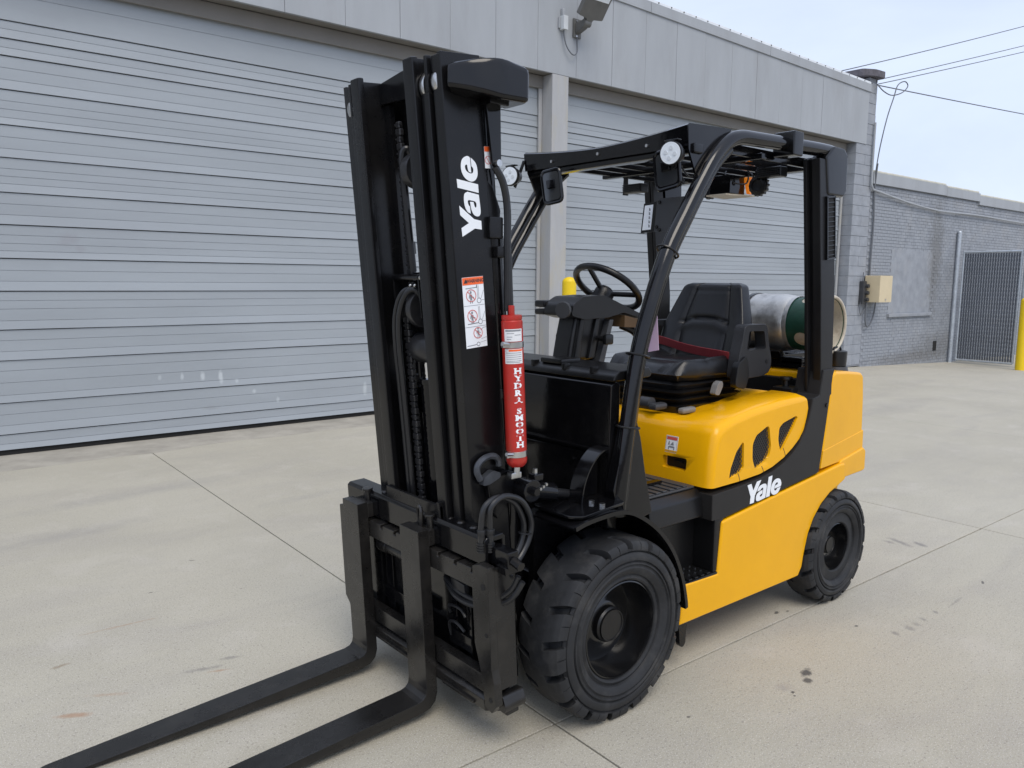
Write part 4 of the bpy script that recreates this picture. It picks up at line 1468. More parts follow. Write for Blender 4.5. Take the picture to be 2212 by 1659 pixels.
def mirror(c, wdt, hgt, yaw, arm):
    M_ = Matrix.Translation(c) @ Matrix.Rotation(yaw, 4, 'Z') @ Matrix.Rotation(R(10), 4, 'X')
    s = B(M_)
    outline = rounded([(-wdt/2, -hgt/2), (wdt/2*0.86, -hgt/2), (wdt/2, hgt/2), (-wdt/2*0.9, hgt/2)], 0.022, 4)
    n = len(outline)
    s.tube([(0, p[0], p[1]) for p in outline], 0.008, seg=8, closed=True)
    s.prism([(p[0]*0.97, p[1]*0.97) for p in outline], 'x', -0.010, 0.004)
    s.box(0.004, 0.02, -0.02, 0.02, -0.01, 0.03, bev=0.004)
    mr = obj('mirror', s, M_BLK, guard)
    s = B(M_)
    s.prism([(p[0]*0.86, p[1]*0.86) for p in outline], 'x', 0.0042, 0.0062)
    obj('mirror_face', s, M_MIRROR, mr)
    s = B()
    s.tube([M_ @ Vector((0.01, 0, 0.01)), arm], 0.007, seg=8)
    obj('stalk', s, M_PLA, mr)
mirror((-0.405, 0.412, 2.105), 0.115, 0.150, R(8), (-0.46, 0.455, 2.05))
mirror((-0.40, -0.262, 2.095), 0.098, 0.150, R(22), (-0.45, -0.33, 2.17))

def led_bar(c, L_):
    s = B()
    x, y, z = c
    s.box(x-0.032, x+0.032, y-L_/2, y+L_/2, z-0.024, z+0.024, bev=0.007)
    for k in range(5):
        s.box(x+0.032, x+0.042, y-L_/2+0.006, y+L_/2-0.006, z-0.020+k*0.009, z-0.016+k*0.009)
    s.prism([(x-0.02, z-0.03), (x+0.02, z-0.03), (x+0.015, z+0.075), (x-0.015, z+0.075)], 'y', y-L_/2-0.010, y-L_/2-0.004)
    lb = obj('light_bar', s, M_PLA, guard)
    s = B()
    s.box(x-0.034, x-0.0325, y-L_/2+0.008, y+L_/2-0.008, z-0.018, z+0.018)
    obj('lens', s, M_LENS, lb)
led_bar((-1.28, 0.335, 2.180), 0.125)
led_bar((-1.16, -0.42, 2.158), 0.13)
# alarm box, beacon, horns
s = B()
s.box(-1.37, -1.24, 0.005, 0.125, 2.098, 2.19, bev=0.004)
al = obj('alarm_box', s, M_BLK, guard)
s = B()
s.prism([(-1.39, -0.005), (-1.215, 0.005), (-1.21, 0.125), (-1.40, 0.165)], 'z', 2.088, 2.095)
obj('alarm_base', s, M_COLLAR, al)
s = B()
s.prism([(0.105, 2.185), (0.158, 2.185), (0.150, 2.14), (0.160, 2.10), (0.140, 2.10), (0.128, 2.15)], 'x', -1.40, -1.36, bev=0.006)
obj('beacon', s, M_AMBER, guard)
def horn(c):
    s = B()
    x, y, z = c
    s.lathe([(0.0001, -0.030), (0.030, -0.030), (0.046, -0.014), (0.050, 0.008), (0.046, 0.018), (0.030, 0.022), (0.028, 0.012), (0.012, 0.010), (0.0001, 0.010)], c, 'x', 28)
    for k in range(14):
        a = 2*math.pi*k/14
        s.cyl((x-0.012, y+0.047*math.cos(a), z+0.047*math.sin(a)), (x+0.010, y+0.047*math.cos(a), z+0.047*math.sin(a)), 0.006, seg=6)
    s.box(x-0.012, x+0.012, y-0.02, y+0.02, z+0.045, z+0.075, bev=0.004)
    s.prism([(y-0.018, z+0.07), (y+0.018, z+0.07), (y+0.008, z+0.11), (y-0.008, z+0.11)], 'x', x-0.006, x+0.006)
    obj('horn', s, M_PLA, guard)
horn((-1.30, 0.252, 2.128))
horn((-1.30, -0.035, 2.135))
s = B()
s.tube([(-1.30, 0.06, 2.22), (-1.25, 0.09, 2.19), (-1.27, 0.13, 2.15), (-1.33, 0.16, 2.15), (-1.33, 0.17, 2.20)], 0.004, seg=6, smooth=5)
s.tube([(-1.32, 0.17, 2.21), (-1.29, 0.20, 2.195), (-1.28, 0.225, 2.18), (-1.29, 0.235, 2.15)], 0.004, seg=6, smooth=5)
s.tube([(-0.44, 0.44, 2.13), (-0.46, 0.47, 2.08), (-0.47, 0.49, 2.075)], 0.004, seg=6, smooth=5)
obj('wiring', s, M_PLA, guard)
# plate bracket with the white data label
s = B(Matrix.Translation((0, 0.03, 0)))
s.prism(rounded([(0.275, 1.862), (0.44, 1.862), (0.44, 2.0), (0.29, 2.0)], 0.016, 3), 'x', -0.468, -0.462)
pb = obj('plate_bracket', s, M_GREYP, guard)
s = B(Matrix.Translation((0, 0.03, 0)))
s.prism([(0.200, 1.862), (0.272, 1.866), (0.284, 1.99), (0.214, 1.985)], 'x', -0.470, -0.464)
obj('label_holder', s, M_PLA, pb)
s = B(Matrix.Translation((0, 0.03, 0)))
s.prism([(0.209, 1.874), (0.255, 1.876), (0.266, 1.978), (0.221, 1.976)], 'x', -0.4638, -0.4625)
obj('data_label', s, M_WHITE, pb)
s = B(Matrix.Translation((0, 0.03, 0)))
for k in range(5):
    s.box(-0.4624, -0.4618, 0.243+k*0.0005, 0.2455+k*0.0005, 1.885+k*0.017, 1.897+k*0.017)
    s.box(-0.4624, -0.4618, 0.249, 0.251, 1.885+k*0.017, 1.895+k*0.017)
obj('print', s, M_INK, pb)
s = B(Matrix.Translation((0, 0.03, 0)))
for y, z in ((0.302, 1.985), (0.29, 1.885), (0.305, 1.872)):
    s.cyl((-0.463, y, z), (-0.455, y, z), 0.007, seg=8)
obj('bolt', s, M_BLK, pb)
# pink hang tag
s = B()
s.prism([(0.424, 1.375), (0.484, 1.388), (0.470, 1.53), (0.430, 1.53)], 'x', -0.301, -0.2995)
F('paper_tag', s, M_PINK, label='pink paper tag on the guard leg')

# ---------------------------------------------------------------- mast
STOP = 2.392
mast = None
for side in (1, -1):
    Ms = MM @ Matrix.Scale(side, 4, (0, 1, 0)) if side < 0 else MM
    s = B(Ms)
    s.box(-0.160, 0, 0.305, 0.325, 0.13, STOP+0.002, bev=0.003)
    s.box(-0.024, 0.0015, 0.272, 0.3235, 0.13, STOP-0.004, bev=0.004)
    s.box(-0.158, -0.136, 0.265, 0.307, 0.13, STOP-0.004, bev=0.003)
    if side < 0:
        bmesh.ops.recalc_face_normals(s.bm, faces=s.bm.faces)
    if mast is None:
        mast = F('mast', s, M_MAST, label='tall black three-stage mast')
    else:
        obj('outer_rail', s, M_MAST, mast)
    s = B(Ms)
    s.box(-0.135, 0.010, 0.243, 0.262, 0.15, STOP-0.002, bev=0.003)
    s.box(-0.008, 0.014, 0.220, 0.263, 0.15, STOP-0.115, bev=0.004)
    s.box(-0.008, 0.014, 0.247, 0.263, STOP-0.115, STOP, bev=0.003)
    s.box(-0.133, -0.113, 0.214, 0.245, 0.15, STOP-0.004, bev=0.003)
    obj('middle_rail', s, M_MAST, mast)
    s = B(Ms)
    s.box(-0.110, 0.02, 0.190, 0.209, 0.17, STOP, bev=0.003)
    s.box(0.008, 0.034, 0.150, 0.210, 0.17, STOP+0.006, bev=0.006)
    s.box(-0.112, -0.090, 0.150, 0.192, 0.17, STOP-0.004, bev=0.003)
    obj('inner_rail', s, M_MAST, mast)
    s = B(Ms)
    s.cyl((-0.038, 0.2125, STOP-0.092), (-0.038, 0.240, STOP-0.092), 0.056, seg=28, bev=0.006)
    s.cyl((-0.048, 0.268, STOP-0.085), (-0.048, 0.300, STOP-0.085), 0.056, seg=28, bev=0.006)
    s.cyl((-0.055, 0.209, STOP-0.085), (-0.055, 0.213, STOP-0.085), 0.018, seg=16)
    obj('mast_roller', s, M_STEEL, mast)
    # side lift ram behind the rails
    s = B(Ms)
    s.cyl((-0.195, 0.285, 0.25), (-0.195, 0.285, 1.75), 0.036, seg=18)
    s.cyl((-0.195, 0.285, 1.75), (-0.195, 0.285, 1.80), 0.042, seg=18)
    obj('lift_ram', s, M_BLK, mast)
    s = B(Ms)
    s.cyl((-0.195, 0.285, 1.80), (-0.195, 0.285, 2.28), 0.024, seg=16)
    obj('ram_rod', s, M_BLK, mast)
    s = B(Ms)
    s.box(-0.235, -0.155, 0.25, 0.318, 2.05, 2.10, bev=0.005)
    s.box(-0.235, -0.155, 0.25, 0.318, 1.22, 1.26, bev=0.005)
    obj('ram_bracket', s, M_BLK, mast)
s = B(MM)
s.prism(rounded([(-0.205, 2.31), (-0.205, 2.385), (-0.02, 2.405), (0.05, 2.405), (0.20, 2.375), (0.205, 2.25), (0.12, 2.235), (0.05, 2.305), (-0.05, 2.305), (-0.12, 2.31)], 0.02, 3), 'x', -0.11, -0.075, bev=0.005)
obj('crossmember', s, M_MAST, mast)
for z, hz_ in ((2.07, 0.31), (1.1, 0.11), (0.55, 0.11)):
    s = B(MM)
    s.box(-0.185, -0.158, -0.31, 0.31, z, z+hz_, bev=0.006)
    obj('crossmember', s, M_MAST, mast)
s = B(MM)
s.prism([(-0.195, 0.775), (-0.195, 0.842), (0.185, 0.842), (0.185, 0.765)], 'x', 0.034, 0.048, bev=0.003)
s.box(0.02, 0.05, 0.165, 0.185, 0.765, 0.855, bev=0.003)
obj('crossmember', s, M_MAST, mast)
s = B(MM)
s.box(-0.14, -0.02, -0.19, 0.19, 0.18, 0.30, bev=0.01)
s.box(-0.10, 0.01, -0.19, 0.19, 0.70, 0.76, bev=0.01)
obj('crossmember', s, M_MAST, mast)
# free-lift ram in the middle
s = B(MM)
s.cyl((-0.10, -0.028, 0.30), (-0.10, -0.028, 1.27), 0.044, seg=22)
s.cyl((-0.10, -0.028, 1.255), (-0.10, -0.028, 1.278), 0.048, seg=22, bev=0.003)
ram = obj('free_lift_ram', s, M_BLK, mast)
s = B(MM)
s.cyl((-0.10, -0.028, 1.27), (-0.10, -0.028, 1.42), 0.030, seg=22)
obj('chrome_rod', s, M_CHROME, ram)
# crosshead with sheaves and hose guard
s = B(MM)
s.prism([(-0.125, 1.43), (-0.135, 1.66), (-0.09, 1.682), (0.03, 1.688), (0.115, 1.675), (0.115, 1.44), (0.06, 1.36), (-0.03, 1.36)], 'x', -0.125, -0.085, bev=0.006)
s.box(-0.085, -0.025, 0.045, 0.055, 1.52, 1.68, bev=0.002)
s.box(-0.085, -0.025, -0.130, -0.120, 1.52, 1.68, bev=0.002)
ch = obj('crosshead', s, M_MAST, mast)
s = B(MM)
s.cyl((-0.035, -0.128, 1.668), (-0.035, 0.052, 1.668), 0.013, seg=14)
obj('guard_pin', s, M_BLK, ch)
s = B(MM)
s.cyl((-0.035, 0.052, 1.668), (-0.035, 0.066, 1.668), 0.011, seg=10)
for y in (0.0, 0.03):
    s.sphere((-0.026, y-0.005, 1.640), 0.007, seg=8)
obj('bolt', s, M_STEEL, ch)
s = B(MM)
s.cyl((-0.07, -0.015, 1.55), (-0.07, 0.02, 1.55), 0.072, seg=28, bev=0.005)
s.cyl((-0.075, -0.10, 1.555), (-0.075, -0.02, 1.555), 0.060, seg=28, bev=0.006)
s.cyl((-0.075, -0.045, 1.40), (-0.075, 0.075, 1.40), 0.058, seg=28, bev=0.006)
obj('sheave', s, M_GREASE, ch)
# chains
def chain(y, x, z0, z1, w=0.024):
    s = B(MM)
    p = 0.0255
    k = 0
    z = z0
    while z < z1:
        if k % 2:
            s.box(x-0.010, x+0.010, y-w*0.5, y+w*0.5, z-0.002, z+p*0.94, bev=0.004, seg=1)
        else:
            s.box(x-0.009, x+0.009, y-w*0.36, y+w*0.36, z-0.002, z+p*0.94, bev=0.004, seg=1)
            s.cyl((x+0.004, y-w*0.62, z+p*0.5), (x+0.004, y+w*0.62, z+p*0.5), 0.0045, seg=6)
        z += p
        k += 1
    return obj('lift_chain', s, M_GREASE, mast)
chain(-0.062, -0.035, 0.30, 1.52, 0.036)
chain(-0.070, -0.075, 1.60, 2.22, 0.034)
# hoses over the guard
for dy in (0.0, 0.026):
    s = B(MM)
    s.tube([(-0.060, -0.005+dy*1.2, 1.58), (-0.030, -0.020+dy*1.15, 1.625), (-0.005, -0.050+dy*1.1, 1.600), (0.005, -0.082+dy, 1.52), (0.002, -0.100+dy, 1.40), (-0.005, -0.108+dy, 1.25), (-0.010, -0.112+dy, 0.95), (-0.012, -0.114+dy, 0.45)], 0.0105, seg=10, smooth=6)
    obj('hydraulic_hose', s, M_HOSE, mast)
s = B(MM)
s.tube([(-0.075, 0.005, 2.10), (-0.055, 0.0, 2.13), (-0.04, -0.012, 2.10), (-0.045, -0.018, 1.95), (-0.05, -0.015, 1.69)], 0.013, seg=10, smooth=6)
s.tube([(-0.10, 0.06, 2.25), (-0.08, 0.045, 2.14), (-0.07, 0.03, 2.02), (-0.09, 0.04, 1.98), (-0.10, 0.07, 2.02)], 0.014, seg=10, smooth=6)
hh = obj('hydraulic_hose', s, M_HOSE, mast)
s = B(MM)
s.cyl((-0.075, 0.010, 2.05), (-0.075, 0.055, 2.05), 0.065, seg=24, bev=0.005)
s.box(-0.13, -0.06, 0.015, 0.05, 1.80, 1.92, bev=0.006)
obj('sheave', s, M_GREASE, mast)

# hose reel cover on the near rail
s = B()
t = bmesh.new()
lo = [(0.605, 0.328), (0.630, 0.350), (0.570, 0.412), (0.490, 0.450), (0.366, 0.450), (0.352, 0.430), (0.352, 0.328)]
ring = []
for z, k, dx in ((2.243, 0.90, 0.0), (2.250, 0.98, 0.0), (2.262, 1.0, 0.0), (2.325, 1.0, 0.0), (2.340, 0.985, 0.0), (2.347, 0.93, 0.0)):
    cx_, cy_ = 0.47, 0.345
    ring.append([])
    for (x, y) in rounded(lo, [0.02, 0.02, 0.05, 0.05, 0.022, 0.018, 0.01], 3):
        f = (x-0.33)/0.34
        zt = z+(0.018 if z > 2.3 else -0.004)*math.sin(math.pi*min(1, max(0, f)))-(0.018 if z > 2.3 else -0.050)*max(0, f-0.45)*1.2
        ring[-1].append(t.verts.new((cx_+(x-cx_)*k, cy_+(y-cy_)*k, zt)))
for A, C in zip(ring, ring[1:]):
    for i in range(len(A)):
        j = (i+1) % len(A)
        t.faces.new((A[i], A[j], C[j], C[i]))
t.faces.new(ring[0][::-1])
t.faces.new(ring[-1])
bmesh.ops.recalc_face_normals(t, faces=t.faces)
s._add(t)
obj('hose_cover', s, M_BLK, mast, ang=50)
s = B()
s.prism([(0.470, 2.26), (0.405, 2.26), (0.400, 2.05), (0.420, 2.035), (0.438, 2.05)], 'y', 0.335, 0.350, bev=0.003)
s.box(0.40, 0.48, 0.326, 0.39, 2.235, 2.255, bev=0.004)
brc = obj('cover_bracket', s, M_BLK, mast)
s = B()
s.cyl((0.418, 0.350, 2.052), (0.418, 0.362, 2.052), 0.012, seg=12)
obj('bolt', s, M_STEEL, brc)
# long hose behind the near rail
s = B()
s.tube([(0.425, 0.345, 2.04), (0.395, 0.352, 1.99), (0.375, 0.352, 1.90), (0.372, 0.350, 1.75), (0.365, 0.345, 1.55)], 0.013, seg=10, smooth=5)
s.tube([(0.365, 0.348, 1.75), (0.352, 0.350, 1.5), (0.318, 0.350, 1.2), (0.300, 0.350, 1.05)], 0.012, seg=10, smooth=4)
obj('hydraulic_hose', s, M_HOSE, mast)
s = B()
s.box(0.385, 0.445, 0.300, 0.345, 1.80, 1.875, bev=0.006)
s.box(0.360, 0.415, 0.310, 0.350, 1.735, 1.775, bev=0.006)
s.prism([(0.44, 2.0), (0.41, 1.98), (0.375, 1.90), (0.38, 1.84), (0.43, 1.82), (0.455, 1.88)], 'y', 0.29, 0.318, bev=0.006)
obj('hose_clamp_block', s, M_MAST, mast)

# red accumulator strapped to the mast
AX = Matrix.Translation((0.3555, 0.392, 1.01)) @ Matrix.Rotation(math.atan2(0.030, 0.53), 4, 'Y')
s = B(AX)
s.lathe([(0.0001, -0.012), (0.026, -0.012), (0.036, 0.0), (0.0375, 0.012), (0.0375, 0.508), (0.034, 0.512), (0.0365, 0.517), (0.0355, 0.528), (0.0001, 0.530)], (0, 0, 0), 'z', 32)
s.cyl((0, 0, 0.528), (0, 0, 0.562), 0.011, seg=12, bev=0.002)
acc = obj('accumulator', s, M_RED, mast)
acc['label'] = 'red cylinder lettered HYDRA SMOOTH strapped to the mast'
for z in (0.036, 0.427):
    s = B(AX)
    s.lathe([(0.0374, z-0.011), (0.0390, z-0.010), (0.0390, z+0.010), (0.0374, z+0.011)], (0, 0, 0), 'z', 32)
    s.box(0.030, 0.062, 0.010, 0.024, z-0.006, z+0.006, bev=0.002)
    s.cyl((0.036, 0.020, z+0.004), (0.066, 0.024, z+0.010), 0.007, seg=8)
    obj('hose_clamp', s, M_STEEL, acc)
def curved_label(z0, z1, a0, a1, m, name, r=0.0382):
    s = B(AX)
    n = 10
    s.grid(lambda u, v: (r*math.cos(a0+(a1-a0)*u), r*math.sin(a0+(a1-a0)*u), z0+(z1-z0)*v), n, 2)
    return obj(name, s, m, acc)
A0, A1 = R(5), R(108)
curved_label(0.440, 0.483, A0, A1, M_LABEL, 'maker_label')
curved_label(0.362, 0.414, A0, A1, M_LABEL, 'warning_label')
curved_label(0.4055, 0.412, R(28), R(104), M_ORANGE, 'label_band', 0.0385)
s = B(AX)
for (z, a, c_) in ((0.4775, R(12), R(100)), (0.468, R(20), R(60)), (0.462, R(62), R(98)), (0.456, R(20), R(50)), (0.448, R(20), R(44)), (0.400, R(12), R(98)), (0.393, R(12), R(98)), (0.386, R(12), R(98)), (0.379, R(12), R(96)), (0.372, R(12), R(98)), (0.367, R(12), R(90))):
    h_ = 0.0028 if z > 0.472 else 0.0009
    s.grid(lambda u, v, a=a, c_=c_, z=z, h_=h_: (0.03855*math.cos(a+(c_-a)*u), 0.03855*math.sin(a+(c_-a)*u), z+h_*(v-0.5)*2), 8, 2)
obj('label_print', s, M_GINK, acc)
s = B()
s.cyl((0.3555, 0.392, 0.998), (0.3575, 0.392, 0.965), 0.012, seg=10)
s.box(0.338, 0.385, 0.37, 0.40, 0.952, 0.975, bev=0.004)
obj('fitting', s, M_STEEL, acc)

# lettering helpers
def text_mesh(txt, size, bold=0.0):
    cu = bpy.data.curves.new('t', 'FONT')
    cu.body = txt
    cu.size = size
    cu.offset = bold
    cu.resolution_u = 2
    cu.align_x = 'CENTER'
    o = bpy.data.objects.new('t', cu)
    COL.objects.link(o)
    dg = bpy.context.evaluated_depsgraph_get()
    me = bpy.data.meshes.new_from_object(o.evaluated_get(dg))
    bpy.data.objects.remove(o)
    bpy.data.curves.remove(cu)
    return me
def letter_on_cyl(ch_, z, h, ang):
    me = text_mesh(ch_, 1.0, 0.045)
    xs = [v.co.x for v in me.vertices]
    ys = [v.co.y for v in me.vertices]
    w_ = max(xs)-min(xs)
    hh_ = max(ys)-min(ys)
    mx_, my_ = (max(xs)+min(xs))/2, min(ys)
    sc = h/hh_
    bm = bmesh.new()
    bm.from_mesh(me)
    bpy.data.meshes.remove(me)
    # slab serifs
    def bar(x0, x1, y0, y1):
        v = [bm.verts.new((x, y, 0)) for x, y in ((x0, y0), (x1, y0), (x1, y1), (x0, y1))]
        bm.faces.new(v)
    L0, L1, T0, T1 = min(xs), max(xs), min(ys), max(ys)
    if ch_ in 'HM':
        for a, c_ in ((L0-0.08*w_, L0+0.33*w_), (L1-0.33*w_, L1+0.08*w_)):
            bar(a, c_, T0, T0+0.11)
            bar(a, c_, T1-0.11, T1)
    if ch_ in 'YT':
        bar(mx_-0.25*w_, mx_+0.25*w_, T0, T0+0.11)
    if ch_ == 'A':
        for a, c_ in ((L0-0.05*w_, L0+0.24*w_), (L1-0.24*w_, L1+0.05*w_)):
            bar(a, c_, T0, T0+0.09)
    if ch_ == 'R':
        bar(L0-0.1*w_, L0+0.36*w_, T0, T0+0.11)
    if ch_ == 'D':
        bar(L0-0.1*w_, L0+0.3*w_, T0, T0+0.11)
        bar(L0-0.1*w_, L0+0.3*w_, T1-0.11, T1)
    bmesh.ops.triangulate(bm, faces=bm.faces)
    for v in bm.verts:
        x = (v.co.x-mx_)*sc*1.4
        a = ang+x/0.0379
        zz = z+(v.co.y-my_)*sc
        v.co = Vector((0.0379*math.cos(a), 0.0379*math.sin(a), zz))
    s = B(AX)
    me = bpy.data.meshes.new('l')
    bm.to_mesh(me)
    bm.free()
    me.transform(AX)
    s.bm.from_mesh(me)
    bpy.data.meshes.remove(me)
    return s
zz = 0.326
lets = B()
for w_ in ('HYDRA', 'SMOOTH'):
    for c_ in w_:
        q = letter_on_cyl(c_, zz, 0.0212, R(74))
        me = bpy.data.meshes.new('l')
        q.bm.to_mesh(me)
        q.bm.free()
        lets.bm.from_mesh(me)
        bpy.data.meshes.remove(me)
        zz -= 0.0258 if w_ == 'HYDRA' else 0.0243
    zz -= 0.013
obj('lettering', lets, M_WHITE, acc, flat=True)

# logo outlines (traced in a local grid; x along the reading direction, y up)
def conv(pts):
    return [((1570-py)/470.0, ((605-0.05*(1570-py))-px_)/470.0) for px_, py in pts]
def smooth2(poly, fix):
    P = [Vector((p[0], p[1], 0)) for p in poly]
    n = len(P)
    out = []
    for i in range(n):
        p1, p2 = P[i], P[(i+1) % n]
        if i in fix and (i+1) % n in fix:
            out.append((p1.x, p1.y))
            continue
        p0 = p1*2-p2 if i in fix else P[i-1]
        p3 = p2*2-p1 if (i+1) % n in fix else P[(i+2) % n]
        for j in range(4):
            t_ = j/4
            q = 0.5*((2*p1)+(p2-p0)*t_+(2*p0-5*p1+4*p2-p3)*t_*t_+(3*p1-p0-3*p2+p3)*t_**3)
            out.append((q.x, q.y))
    return out
G_Y = conv([(175, 1567), (160, 1410), (325, 1327), (140, 1180), (125, 1010), (440, 1260), (597, 1295), (605, 1455), (450, 1430)])
G_l = conv([(100, 692), (85, 537), (545, 635), (555, 790)])
g_a = [(368, 1158), (300, 1120), (248, 1030), (228, 900), (245, 800), (310, 765), (556, 822), (588, 1100), (570, 1190), (510, 1212), (435, 1175), (385, 1080), (360, 945), (436, 950), (452, 1015), (476, 1052), (497, 1040), (499, 985), (468, 942), (400, 925), (322, 916), (310, 955), (325, 1000), (354, 1035)]
G_a = smooth2(conv(g_a), {0, 5, 6, 12, 13, 22, 23})
g_e = [(352, 140), (300, 137), (215, 190), (182, 300), (200, 420), (265, 520), (380, 583), (480, 565), (536, 480), (538, 370), (510, 270), (455, 205), (397, 163), (410, 312), (440, 340), (451, 380), (437, 430), (390, 441), (320, 415), (280, 370), (268, 320), (285, 288), (317, 288), (333, 370), (352, 408), (401, 428), (382, 165)]
G_e = smooth2(conv(g_e), {0, 12, 13, 22, 25, 26})
def logo(fr, size, parent, sx_=1.0):
    s = B()
    for g_ in (G_Y, G_a, G_l, G_e):
        s.flat([(p[0]*size*sx_, p[1]*size) for p in g_], fr, 0.0012)
    return obj('logo_lettering', s, M_WHITE, parent, flat=True)
um = (MM.to_3x3() @ Vector((0, 0, 1)))
fm = (MM.to_3x3() @ Vector((1, 0, 0)))
def frame(o, X_, Y_):
    Z_ = X_.cross(Y_)
    return Matrix(((X_.x, Y_.x, Z_.x, o[0]), (X_.y, Y_.y, Z_.y, o[1]), (X_.z, Y_.z, Z_.z, o[2]), (0, 0, 0, 1)))
logo(frame((0.466, 0.3258, 1.808), um, fm), 0.0905, mast, 0.955)
logo(frame((-0.878, 0.5422, 0.664), Vector((-1, 0, 0.035)).normalized(), Vector((0.035, 0, 1)).normalized()), 0.098, FL, 0.93)

# warning decal on the mast
DF = frame((0.5305, 0.3256, 1.422), -fm, um)       # x to the rear, y up
def plate(fr, x0, x1, y0, y1, m, name, parent, off=0.0, th=0.0008):
    s = B()
    s.flat([(x0, y0), (x1, y0), (x1, y1), (x0, y1)], fr @ Matrix.Translation((0, 0, off)), th)
    return obj(name, s, m, parent)
DW, DH = 0.0905, 0.243
dec = plate(DF, 0, DW, 0, DH, M_WHITE, 'warning_decal', mast)
plate(DF, 0.001, DW-0.001, DH-0.026, DH-0.001, M_ORANGE, 'decal_header', dec, 0.0009)
s = B()
def ln(fr, p, q, w, off=0.0011, tgt=None):
    p, q = Vector((*p, 0)), Vector((*q, 0))
    n_ = (q-p).normalized().cross(Vector((0, 0, 1)))*w/2
    (tgt or s).flat([tuple((p+n_)[:2]), tuple((q+n_)[:2]), tuple((q-n_)[:2]), tuple((p-n_)[:2])], fr @ Matrix.Translation((0, 0, off)), 0.0004)
def ring2(fr, c, r, w, tgt, off=0.0013):
    P = [(c[0]+r*math.cos(a), c[1]+r*math.sin(a)) for a in [2*math.pi*k/20 for k in range(20)]]
    for i in range(20):
        ln(fr, P[i], P[(i+1) % 20], w, off, tgt)
for y in (0.146, 0.073):
    ln(DF, (0.001, y), (DW-0.001, y), 0.0012)
for (y0, fy) in ((0.150, 0.205), (0.077, 0.083)):
    ln(DF, (0.062, y0+0.020), (0.062, y0+0.064), 0.0012)
    ln(DF, (0.067, y0+0.020), (0.067, y0+0.064), 0.0012)
    ring2(DF, (0.067, y0+0.011), 0.0085, 0.002, s, 0.0011)
    ln(DF, (0.076, y0+0.018), (DW-0.002, y0+0.045), 0.0012)
    ln(DF, (0.078, y0+0.012), (DW-0.001, y0+0.012), 0.0012)
    ln(DF, (0.012, fy), (0.060, fy+0.002), 0.0026)
ln(DF, (0.060, 0.205), (0.060, 0.216), 0.003)
# figures
def fig(cx_, cy_, k):
    s.flat([(cx_+0.0045*k*math.cos(a), cy_+0.030*k+0.0055*k*math.sin(a)) for a in [2*math.pi*q/10 for q in range(10)]], DF @ Matrix.Translation((0, 0, 0.0011)), 0.0004)
    s.flat([(cx_-0.006*k, cy_+0.022*k), (cx_+0.006*k, cy_+0.022*k), (cx_+0.004*k, cy_+0.002*k), (cx_-0.004*k, cy_+0.002*k)], DF @ Matrix.Translation((0, 0, 0.0011)), 0.0004)
    ln(DF, (cx_-0.006*k, cy_+0.020*k), (cx_-0.009*k, cy_+0.008*k), 0.003*k)
    ln(DF, (cx_+0.005*k, cy_+0.014*k), (cx_+0.014*k, cy_+0.010*k), 0.003*k)
    ln(DF, (cx_-0.002*k, cy_+0.003*k), (cx_-0.004*k, cy_-0.012*k), 0.003*k)
    ln(DF, (cx_+0.003*k, cy_+0.003*k), (cx_+0.006*k, cy_-0.012*k), 0.003*k)
fig(0.033, 0.164, 0.9)
fig(0.033, 0.094, 0.9)
fig(0.054, 0.042, 0.75)
ring2(DF, (0.052, 0.011), 0.0065, 0.002, s, 0.0011)
ln(DF, (0.004, 0.008), (0.044, 0.010), 0.0024)
ln(DF, (0.060, 0.016), (DW-0.001, 0.020), 0.001)
ln(DF, (0.066, 0.028), (DW-0.001, 0.032), 0.001)
ln(DF, (0.066, 0.058), (0.076, 0.066), 0.0014)
ln(DF, (0.076, 0.066), (DW-0.001, 0.067), 0.0014)
obj('pictogram', s, M_GINK, dec)
rb = B()
for c_, r_ in (((0.034, 0.180), 0.0205), ((0.034, 0.110), 0.0205), ((0.053, 0.050), 0.0185)):
    ring2(DF, c_, r_, 0.0022, rb, 0.0016)
    ln(DF, (c_[0]-r_*0.7, c_[1]+r_*0.7), (c_[0]+r_*0.7, c_[1]-r_*0.7), 0.0022, 0.0016, rb)
obj('prohibition_sign', rb, M_REDINK, dec)
me = text_mesh('WARNING', 0.0155, 0.0006)
me.transform(DF @ Matrix.Translation((0.054, DH-0.0185, 0.0019)))
finish('decal_text', me, M_INK, dec, flat=True)
s = B()
s.flat([(0.006, DH-0.020), (0.022, DH-0.020), (0.014, DH-0.006)], DF @ Matrix.Translation((0, 0, 0.0018)), 0.0003)
obj('decal_symbol', s, M_INK, dec)
# small decal higher up, on the rail's rear edge
D2 = frame((0.452, 0.3256, 2.035), -fm, um)
d2 = plate(D2, 0, 0.022, 0, 0.072, M_WHITE, 'caution_decal', mast)
plate(D2, 0.0005, 0.0215, 0.055, 0.0715, M_ORANGE, 'decal_header', d2, 0.0009)
s = B()
ring2(D2, (0.014, 0.027), 0.013, 0.002, s, 0.001)
ln(D2, (0.006, 0.038), (0.021, 0.014), 0.002, 0.001)
obj('prohibition_sign', s, M_REDINK, d2)
